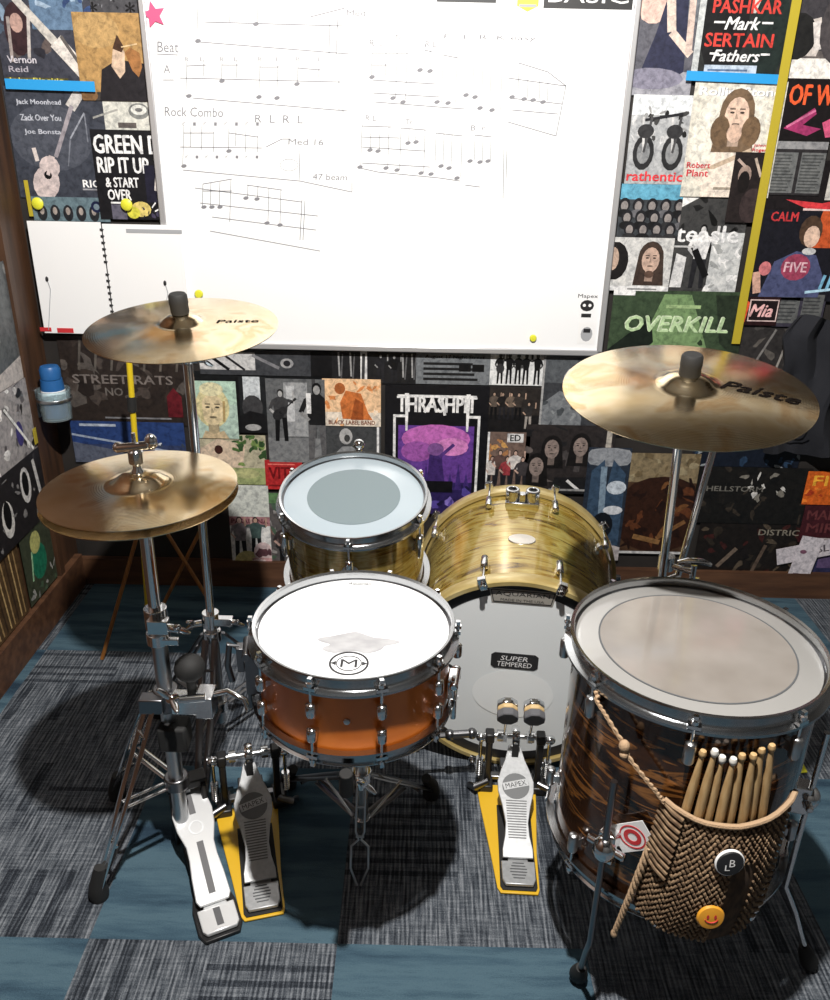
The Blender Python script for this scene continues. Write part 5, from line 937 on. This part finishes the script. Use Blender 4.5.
# foot pedals: local frame: heel at the origin, y forward, z up
def board_outline(kind):
    if kind == 'long': L = [(-.030, .0), (-.036, .012), (-.034, .06), (-.030, .10), (-.030, .13), (-.041, .17), (-.044, .205), (-.038, .24), (-.024, .268), (-.008, .285)]
    else: L = [(-.034, .0), (-.034, .02), (-.028, .05), (-.026, .08), (-.033, .12), (-.042, .155), (-.043, .18), (-.034, .21), (-.024, .235), (-.014, .275)]
    return L + [(-x, y) for x, y in reversed(L)]
def plane_M(y0, z0, y1, z1):
    a = atan2(z1 - z0, y1 - y0); return Matrix.Translation((0, y0, z0)) @ Matrix.Rotation(a, 4, 'X')
def bass_pedal(t, beaters, yellow=True):
    if yellow:
        P = [(-.040, -.012), (-.047, .0), (-.060, .10), (-.080, .24), (-.088, .31), (.060, .31), (.056, .24), (.046, .10), (.044, .0), (.040, -.012)]
        MB().prism(P, .002, .006).build('base_plate', YEL, t, bevel=.001)
        P2 = [(-.036, -.006), (-.041, .004), (-.040, .10), (-.040, .24), (.040, .24), (.039, .10), (.040, .004), (.036, -.006)]
        MB().prism(P2, .006, .009).build('rubber_mat', RUBBER, t, bevel=.001)
    hp = MB().prism([(-.030, .0), (-.036, .014), (-.037, .062), (-.022, .062), (-.022, .070), (.022, .070), (.022, .062), (.037, .062), (.036, .014), (.030, .0)], .012, .020).build('heel_plate', ALU, t, bevel=.0015)
    b = MB()
    for i in range(6): w_ = .040 - abs(i - 2.5) * .006; b.box((0, .016 + i * .008, .0203), (w_, .0025, .001))
    b.build('grip_lines', GROOVE, hp)
    M = plane_M(.066, .022, .30, .112); fb = MB().prism(board_outline('short'), 0, .006, M).build('footboard', ALU, t, bevel=.0015)
    b = MB()
    for i in range(15): b.box(M @ Vector((0, .045 + i * .0062, .0062)), (.040 + .0006 * i, .0026, .0010), M.to_3x3())
    b.lathe([(1e-4, .0062), (.032, .0062), (.032, .0070), (1e-4, .0070)], 28, M @ Vector((0, .168, 0)) - M.to_3x3() @ Vector((0, 0, 0)), M.to_3x3() @ Vector((0, 0, 1))); b.build('grip_pattern', mat('board_recess', (.13, .135, .14), .5), fb)
    b = MB(); b.prism([(-.030, -.009), (-.030, .009), (.030, .009), (.030, -.009)], .0072, .0078, M @ Matrix.Translation((0, .172, 0)) @ Matrix.Rotation(R_(14), 4, 'Z')); b.m = 1; b.text('MAPEX', .012, M @ Matrix.Translation((0, .172, .0081)) @ Matrix.Rotation(R_(14), 4, 'Z'), .05); b.build('board_logo', (ALU, INK), fb, smooth=False)
    for sx in (-.062, .062):
        b = MB(); b.box((sx, .315, .075), (.016, .026, .15)); b.box((sx, .315, .155), (.022, .030, .026)); b.box((sx * 1.05, .318, .014), (.034, .07, .02)); b.build('frame_post', BLACKP, t, bevel=.004)
        b = MB(); q = sx * 1.34; b.cyl((q, .31, .03), (q, .31, .145), .0045, 10); b.lathe([(.0046, .04 + .006 * k) if j == 0 else (.0095, .043 + .006 * k) for k in range(9) for j in (0, 1)], 12, (q, .31, 0)); b.ball((q, .31, .155), .014, (1, 1, .8)); b.build('tension_spring', CHROME, t)
        b = MB(); b.tube([(sx * 1.0, .295, .03), (sx * 1.5, .28, .024), (sx * 1.7, .30, .012)], [.008, .010, .008], 10); b.build('stabiliser', DKSTEEL, t)
    b = MB(); b.cyl((-.095, .315, .157), (.090, .315, .157), .0065, 12); b.cyl((-.045, .315, .157), (-.03, .315, .157), .014); b.cyl((.03, .315, .157), (.045, .315, .157), .014); b.build('axle', STEEL, t)
    b = MB(); b.lathe([(1e-4, -.009), (.024, -.009), (.026, -.004), (.026, .004), (.024, .009), (1e-4, .009)], 20, (0, .315, .157), (1, 0, 0)); b.build('cam', CHROME, t)
    b = MB(); b.box((0, .292, .13), (.016, .005, .07)); b.box((0, .288, .10), (.024, .02, .014)); b.build('drive_strap', RUBBER, t, bevel=.001)
    b = MB(); b.box((0, .345, .04), (.06, .035, .02)); b.box((0, .33, .018), (.14, .02, .012)); b.build('hoop_clamp', DKSTEEL, t, bevel=.003)
    for bx in beaters:
        b = MB(); top = Vector((bx, .275, .262)); root = Vector((bx, .315, .157)); d = (top - root).normalized(); b.cyl(root, top + d * .02, .0032, 10); b.box(root, (.014, .022, .022)); sh_ = b.build('beater_shaft', CHROME, t)
        f = Vector((0, .93, .36)).normalized(); q = Vector((0, 0, 1)).rotation_difference(f); Mh = Matrix.Translation(top) @ q.to_matrix().to_4x4()
        b = MB(); oc = [(.0265 * cos(a_), .0265 * sin(a_)) for a_ in [pi / 8 + pi / 4 * k for k in range(8)]]; b.prism(oc, -.022, -.003, Mh); b.m = 1; b.prism([(x * .96, y * .96) for x, y in oc], -.003, .008, Mh); b.m = 2; b.prism([(x * 1.0, y) for x, y in oc], .008, .024, Mh); b.build('beater_head', (FELT, MAPLE, CHROME), t, bevel=.003)
def pedal_frame(heel, toe):
    d = Vector(toe) - Vector(heel); return Matrix.Rotation(atan2(-d.x, d.y), 3, 'Z').to_quaternion()
mp = thing('bass_drum_pedal', 'grey bass drum pedal with bright yellow base plate and two beaters, before the bass drum', 'drum pedal', (.243, 1.300, 0), pedal_frame((.243, 1.30), (.256, 1.60)))
bass_pedal(mp, (-.028, .034))
sp = thing('bass_drum_pedal', 'second grey foot pedal with amber yellow base left of the snare, without beaters', 'drum pedal', (-.297, 1.228, 0), pedal_frame((-.297, 1.228), (-.375, 1.52)))
bass_pedal(sp, ())
p, q = Vector((-.30, 1.555, .165)), Vector((.150, 1.612, .165))
b = MB(); b.cyl(p.lerp(q, .10), p.lerp(q, .55), .0085, 14); b.cyl(p.lerp(q, .5), p.lerp(q, .90), .0065, 6)
for a_ in (0, .08, .88, 1): b.ball(p.lerp(q, a_), .014, n=10)
b.cyl(p, p.lerp(q, .1), .009); b.cyl(p.lerp(q, .88), q, .010); b.cyl(p.lerp(q, .52), p.lerp(q, .56), .014)
R3 = sp.rotation_quaternion.inverted(); b.v = [tuple(R3 @ (Vector(v) - sp.location)) for v in b.v]; b.build('drive_shaft', DKSTEEL, sp)
# hi-hat pedal (part of the stand)
hq = pedal_frame((-.372, 1.178), (-.490, 1.42)); hT = Matrix.Translation(Vector((-.372, 1.178, 0))) @ hq.to_matrix().to_4x4()
def hpart(b, name, m, par=hs, bevel=0.0, **k):
    b.v = [tuple(hT @ Vector(v)) for v in b.v]; return b.build(name, m, par, True, bevel, **k)
hpart(MB().prism([(-.036, -.012), (-.046, .01), (-.046, .07), (-.030, .14), (-.030, .25), (.030, .25), (.030, .14), (.044, .07), (.044, .01), (.034, -.012)], .002, .010), 'pedal_base', BLACKP, bevel=.002)
hh_ = hpart(MB().prism([(-.030, -.004), (-.037, .006), (-.038, .058), (-.024, .058), (-.024, .066), (.024, .066), (.024, .058), (.038, .058), (.037, .006), (.030, -.004)], .012, .021), 'heel_plate', ALUW, bevel=.002)
M = plane_M(.062, .022, .30, .115); fb = hpart(MB().prism(board_outline('long'), 0, .007, M), 'footboard', ALUW, bevel=.002)
b = MB(); b.prism([(-.007, .02), (.007, .02), (.007, .135), (-.007, .135)], .0072, .0080, M); GS = mat('grip_grey', (.10, .10, .105), .6); hpart(b, 'grip_strip', GS, fb); b = MB(); b.prism([(-.007, .20), (.007, .20), (.006, .272), (-.006, .272)], .0072, .0080, M); hpart(b, 'grip_strip', GS, fb); b = MB(); b.prism([(-.007, .008), (.007, .008), (.007, .052), (-.007, .052)], .0211, .0218); hpart(b, 'grip_strip', GS, hh_)
b = MB(); b.lathe([(.013, .0072), (.016, .0072), (.016, .0078), (.013, .0078)], 24, M @ Vector((0, .168, 0)), M.to_3x3() @ Vector((0, 0, 1)), True); hpart(b, 'board_emblem', ALU, fb)
b = MB(); b.box((-.034, .29, .075), (.012, .04, .15)); b.box((.034, .29, .075), (.012, .04, .15)); b.box((0, .30, .15), (.09, .04, .02)); hpart(b, 'pedal_frame', BLACKP, bevel=.003)
b = MB(); b.box((0, .295, .125), (.012, .004, .05)); hpart(b, 'drive_chain', STEEL)

# snare stand
hub = Vector((-.103, 1.40, 0))
ss = thing('snare_stand', 'chrome and black snare drum stand under the copper snare', 'snare stand', hub)
b = MB(); b.cyl(hub + Vector((0, 0, .09)), hub + Vector((0, 0, .34)), .0135, 16); b.build('lower_tube', STEEL, ss, True)
b = MB(); ctr = Vector((SN[0], SN[1], .47)); b.cyl(hub + Vector((0, 0, .30)), Vector((SN[0], 1.36, .455)), .0095, 14); b.ball((SN[0], 1.355, .46), .018); b.cyl((SN[0], 1.355, .46), ctr, .010); b.ball(ctr, .02); b.build('upper_tube', CHROME, ss, True)
for a_ in (-90, 30, 150):
    d = Vector((cos(R_(a_)), sin(R_(a_)), 0)); b = MB(); e = ctr + d * .172; b.tube([ctr + d * .01, ctr + d * .09 + Vector((0, 0, -.004)), e + Vector((0, 0, .002))], .007, 10); b.build('basket_arm', STEEL, ss, True)
    b = MB(); up = Vector((0, 0, 1)); e2 = ctr + d * .200; b.tube([e - d * .01 + up * .012, e2 + up * .012, e2 + up * .055 + d * .004], [.012, .013, .012], 12); b.build('rubber_grip', RUBBER, ss, True, .002)
b = MB(); b.cyl(hub + Vector((0, 0, .195)), hub + Vector((0, 0, .235)), .021, 16); wing(b, hub + Vector((.0, -.02, .225)), (.5, -1, .3), 1.2); b.build('leg_collar', CHROME, ss, True, .002); b = MB(); b.cyl(hub + Vector((0, 0, .085)), hub + Vector((0, 0, .105)), .019, 14); b.build('leg_collar', CHROME, ss, True, .002)
for f in ((-.30, 1.60), (.055, 1.575)):
    d = (Vector((*f, 0)) - hub).normalized(); strip_leg(hub + Vector((0, 0, .21)) + d * .02, hub + Vector((0, 0, .095)) + d * .018, (*f, 0), ss, DKSTEEL, .009, .017)
H0 = hub + Vector((0, -.02, .205)); F0 = Vector((-.104, 1.300, .006)); b = MB(); dv = F0 - H0
for sg in (-1, 1):
    P = [H0 + Vector((sg * .009, 0, 0)), H0 + dv * .45 + Vector((sg * .009, 0, 0)), H0 + dv * .53 + Vector((sg * .003, 0, 0)), H0 + dv * .60 + Vector((sg * .019, 0, 0)), H0 + dv * .82 + Vector((sg * .019, 0, 0)), F0 + Vector((sg * .004, 0, 0))]; b.tube(P, .0026, 8)
for k in (.2, .5): b.cyl(H0 + dv * k - Vector((.009, 0, 0)), H0 + dv * k + Vector((.009, 0, 0)), .003, 8)
b.build('leg', STEEL, ss, True)
for sx in (-1, 1):
    b = MB(); b.cyl(hub + Vector((sx * .02, -.015, .12)), hub + Vector((sx * .085, .06, .155)), .0028, 8); b.build('brace', STEEL, ss, True)

# tom stand behind the rack tom
tb = Vector((-.15, 2.10, 0)); ts = thing('tom_stand', 'chrome stand carrying the rack tom, hidden mostly behind it', 'drum stand', tb)
mtop = tc + TA * (TH - .05); mp_ = Vector((-.143, mtop.y + .20, mtop.z + .02))
b = MB(); b.cyl(tb + Vector((0, 0, .06)), tb + Vector((0, 0, .60)), .0135, 16); b.build('lower_tube', STEEL, ts, True)
b = MB(); b.tube([tb + Vector((0, 0, .58)), tb + Vector((0, 0, .66)), tb + Vector((.004, -.04, .70)), Vector((-.143, mtop.y + .21, mtop.z + .005))], .010, 12); b.build('holder_arm', CHROME, ts, True)
for a_ in (90, 200, -20):
    f = tb + Vector((.26 * cos(R_(a_)), .26 * sin(R_(a_)), 0)); d = (f - tb).normalized(); strip_leg(tb + Vector((0, 0, .30)) + d * .02, tb + Vector((0, 0, .12)) + d * .02, f, ts, STEEL)

# ---------------------------------------------------------------- stick bag on the floor tom
def lerp_tab(tab, v):
    for (v0, a0), (v1, a1) in zip(tab, tab[1:]):
        if v <= v1: k = (v - v0) / (v1 - v0); return a0 + (a1 - a0) * k
    return tab[-1][1]
ZT = [(0, .553), (.25, .533), (.5, .529), (.75, .536), (1, .556)]; ZB = [(0, .315), (.2, .292), (.5, .280), (.8, .288), (1, .330)]
def bag_pt(u, v, off=0.0):                                 # u left-right, v top-bottom
    th = -23 + 57 * u - 5 * v * (1 - u) - 2 * v * u; z = lerp_tab(ZT, u) * (1 - v) + lerp_tab(ZB, u) * v; bulge = .016 + .014 * sin(pi * min(1, max(0, u))) ** .6 + .016 * sin(pi * v) * sin(pi * u)
    return tom_pt(th, z, bulge + off)
bag = thing('stick_bag', 'woven brown jute stick bag hanging on the front of the floor tom', 'stick bag', tom_pt(3, .28, .03))
nu, nv = 30, 26; vs = []; fs = []
for k in range(2):
    for j in range(nv + 1):
        for i in range(nu + 1): vs.append(bag_pt(i / nu, j / nv, -.004 * k))
o = (nu + 1) * (nv + 1)
for j in range(nv):
    for i in range(nu):
        a_ = j * (nu + 1) + i; fs.append((a_, a_ + nu + 1, a_ + nu + 2, a_ + 1)); fs.append((o + a_, o + a_ + 1, o + a_ + nu + 2, o + a_ + nu + 1))
for j in range(nv):
    for i in (0, nu): a_ = j * (nu + 1) + i; fs.append((a_, a_ + nu + 1, o + a_ + nu + 1, o + a_))
for i in range(nu):
    for j in (0, nv): a_ = j * (nu + 1) + i; fs.append((a_, a_ + 1, o + a_ + 1, o + a_))
MB().add(vs, fs).build('pouch', JUTEB, bag, True)
b = MB(); cu, cv = 26, 34
for j in range(cv):
    for i in range(cu):
        u = (i + .5 + (.5 if j % 2 else 0)) / cu; v = (j + .5) / cv
        if u > 1: continue
        if .50 < u < .68 and .30 < v: continue
        c = bag_pt(u, v, .0022); n_ = (Vector((c.x, c.y, 0)) - Vector((FT[0], FT[1], 0))).normalized(); tx_ = Vector((-n_.y, n_.x, 0)); lean = .5 if (i + j) % 2 else -.5
        up = (Vector((0, 0, 1)) + tx_ * lean).normalized(); sd = up.cross(n_); M3 = Matrix((sd, n_, up)).transposed()
        b.ball(c, .0052 if u < .52 else .0042, (.62, .55, 1.15), M3, 6)
b.build('woven_stitches', JUTE, bag, True)
b = MB()
for i in range(11):                                       # fringe wraps at the left edge
    v = i * .05; p = bag_pt(0, v, .004); q = bag_pt(.14, v + .03, .006); b.tube([p + (p - q) * .15, p.lerp(q, .5) + (p - Vector((FT[0], FT[1], p.z))).normalized() * .004, q], .0042, 8)
b.build('edge_wraps', JUTE, bag, True)
b = MB(); b.tube([bag_pt(i / 14, 0, .004) + Vector((0, 0, .004)) for i in range(15)], .0046, 8); b.build('rim_cord', CORD, bag, True)
cp = [(-59, .690), (-55, .678), (-50, .664), (-43, .640), (-38, .612), (-31, .588), (-26, .570), (-23, .556)]
b = MB()
for ph_ in (0, pi):
    P = []
    for i in range(57):
        k = i / 8; j = min(int(k), 6); f_ = k - j; th = cp[j][0] + (cp[j + 1][0] - cp[j][0]) * f_; z = cp[j][1] + (cp[j + 1][1] - cp[j][1]) * f_; P.append(tom_pt(th + .5 * cos(i * 1.1 + ph_), z + .0022 * sin(i * 1.1 + ph_), .026 if i > 3 else .020))
    b.tube(P, .0026, 6)
b.ball(tom_pt(-41, .632, .028), .009, (1, 1, 1.3)); b.ball(tom_pt(-40.5, .618, .03), .007); b.build('hanging_cord', CORD, bag, True)
b = MB(); n_t = 44; p0_, p1_, p2_ = bag_pt(0, .42, .004), bag_pt(-.03, .92, .012), tom_pt(-33, .245, .03)
for ph_ in (0, 2.1, 4.2):
    P = []
    for i in range(n_t):
        k = i / (n_t - 1); c = (p0_.lerp(p1_, k * 2) if k < .5 else p1_.lerp(p2_, k * 2 - 1)); r_ = .0045 * (1 - .6 * k); P.append(c + Vector((r_ * cos(i * .8 + ph_), r_ * sin(i * .8 + ph_), 0)))
    b.tube(P, .0034, 6)
b.ball(p2_, .006, (1, 1, 1.5)); b.build('tail_cord', CORD, bag, True)
def badge(name, u, v, label, m1, draw):
    c = bag_pt(u, v, .008); n_ = (Vector((c.x, c.y, 0)) - Vector((FT[0], FT[1], 0))).normalized(); n_ = (n_ + Vector((0, 0, .15))).normalized(); t = thing(name, label, 'badge', c, axrot(n_))
    b = MB(); b.lathe([(1e-4, -.001), (.0215, -.001), (.0225, .001), (.020, .004), (.012, .0052), (1e-4, .0056)], 32); bo = b.build('button_face', m1, t)
    qv = axrot(n_).inverted() @ Vector((0, 0, 1)); an = atan2(qv.y, qv.x) - pi / 2; draw(t, Matrix.Rotation(an, 4, 'Z')); return t
def dA(t, M):
    b = MB(); b.lathe([(.0180, .0030), (.0220, .0020), (.0235, .0005), (.0235, -.0015), (.0180, -.001)], 32, closed=True); b.build('white_rim', WHITEP, t); b = MB(); b.text('B', .013, M @ Matrix.Translation((.002, .003, .0059)), .009); b.text('L', .010, M @ Matrix.Translation((-.005, -.005, .0059)), .008); b.build('lettering', WHITEP, t, smooth=False)
badge('pin_badge', .47, .22, 'round black pin badge with white rim on the stick bag', INK, dA)
def dB(t, M):
    b = MB()
    for sx in (-.006, .006): b.add([M @ Vector((sx + .0022 * cos(a_), .004 + .004 * sin(a_), .0061)) for a_ in [2 * pi * k / 10 for k in range(10)]], [tuple(range(10))])
    b.tube([M @ Vector((.011 * cos(a_), .002 + .009 * sin(a_), .0058)) for a_ in [R_(200 + 14 * k) for k in range(11)]], .0009, 5); b.build('smile', REDP, t, smooth=False)
badge('pin_badge', .45, .68, 'round orange pin badge with a red smile, low on the stick bag', ORBADGE, dB)
# drumsticks
tips = [(-12, .661), (-8, .668), (-4.5, .655), (-.5, .655), (3, .660), (7, .662), (10.5, .669), (14, .676)]; bots = [(-14, 0), (-9, 0), (-5, 0), (-.5, 0), (4, 0), (9, 0), (13, 0), (17.5, 0)]
names = ['leftmost wooden drumstick in the bag', 'second wooden drumstick from the left in the bag, with whitish tip', 'third wooden drumstick from the left, its tip a little lower', 'fourth wooden drumstick from the left, white tip, in the bag',
         'fifth wooden drumstick from the left, slim, in the bag', 'sixth wooden drumstick from the left in the bag', 'seventh wooden drumstick from the left, second from the right end', 'rightmost wooden drumstick in the bag']
TIPW = mat('nylon_tip', (.75, .72, .66), .4)
for i in range(8):
    tp = tom_pt(tips[i][0], tips[i][1], .016 + .003 * (i % 2)); bt_ = tom_pt(bots[i][0], .31, .010 + .003 * (i % 2)); mid = tom_pt(bots[i][0], .54, .014 + .003 * (i % 2)); d = (tp - mid).normalized(); L = .38; base = tp - d * L
    t = thing('drumstick', names[i], 'drumstick', base, axrot(d), 'drumsticks in the jute bag')
    b = MB(); b.lathe([(1e-4, 0), (.005, .001), (.0072, .006), (.0072, L - .10), (.0066, L - .06), (.0040, L - .018), (.0036, L - .012), (1e-4, L - .0115)], 16); b.build('stick_body', STICK, t)
    b = MB(); b.lathe([(.0034, L - .013), (.0055, L - .009), (.0060, L - .005), (.0046, L), (1e-4, L + .0015)], 14); b.build('stick_tip', TIPW if i in (1, 2, 3) else STICK, t)
# sticker card tucked at the leg bracket
c = tom_pt(-33, .452, .012); n_ = (Vector((c.x, c.y, 0)) - Vector((FT[0], FT[1], 0))).normalized()
cdn = thing('sticker_card', 'white card with red ring on the floor tom, left of the stick bag', 'sticker', c, axrot(n_))
qv = axrot(n_).inverted() @ Vector((0, 0, 1)); an = atan2(qv.y, qv.x) - pi / 2; M = Matrix.Rotation(an + R_(38), 4, 'Z')
MB().prism([(-.034, -.026), (.034, -.026), (.034, .026), (-.034, .026)], 0, .0012, M).build('card', WHITEP, cdn, smooth=False)
b = MB()
for r0, r1 in ((.020, .0225), (.008, .015)): b.lathe([(r0, .0013), (r1, .0013), (r1, .0018), (r0, .0018)], 32, closed=True)
b.build('red_ring', REDP, cdn)

# ---------------------------------------------------------------- things at the left
es = thing('wooden_easel', 'thin wooden stand with yellow centre post and crossed legs behind the hi-hat', 'easel', (-.86, 2.31, 0))
b = MB(); b.cyl((-.862, 2.31, 0), (-.82, 2.31, .915), .0085, 12); b.build('centre_post', mat('yellow_paint', lin((214, 186, 34)), .4), es, True)
b = MB(); b.cyl((-.830, 2.31, .735), (-.827, 2.31, .78), .013, 12); b.build('black_clip', RUBBER, es, True)
for p, q in (((-.80, 2.25, .47), (-.95, 2.12, .0)), ((-.84, 2.33, .47), (-.64, 2.28, .10)), ((-.64, 2.36, .40), (-.84, 2.26, .02))):
    b = MB(); b.cyl(p, q, .006, 10); b.build('leg', ORWOOD, es, True)
hd = thing('bottle_holder', 'clear plastic cup holder fixed in the left wall corner', 'holder', (-1.125, 2.47, .655))
b = MB(); b.lathe([(1e-4, 0), (.044, 0), (.050, .095), (.047, .095), (.042, .004), (1e-4, .004)], 28); b.build('cup', CLEARP, hd)
b = MB(); b.box((-.055, 0, .05), (.012, .03, .09)); b.lathe([(.0505, .060), (.053, .060), (.053, .070), (.0505, .070)], 28, closed=True); b.build('wall_clip', STEEL, hd, bevel=.002)
bo = thing('spray_bottle', 'blue and white plastic bottle standing in the clear cup holder', 'bottle', (-1.125, 2.47, .662))
b = MB(); b.lathe([(1e-4, 0), (.032, 0), (.035, .006), (.035, .09), (.032, .12), (1e-4, .122)], 28); b.build('bottle_body', BLUEP, bo)
b = MB(); b.lathe([(.0352, .05), (.0358, .052), (.0358, .085), (.0352, .087)], 28, closed=True); b.build('white_band', WHITEP, bo)
b = MB(); b.lathe([(1e-4, .122), (.030, .122), (.031, .150), (.026, .160), (1e-4, .162)], 24); b.build('cap', BLUEP, bo)
b = MB(); b.prism([(-.012, -.03), (.010, -.026), (.014, .02), (.002, .034), (-.010, .016)], .001, .004); o = b.build('yellow_scrap', YMAG, bevel=.001); o.location = (1.02, 1.71, 0); tag(o, 'small yellow scrap lying on the carpet right of the floor tom', 'scrap')
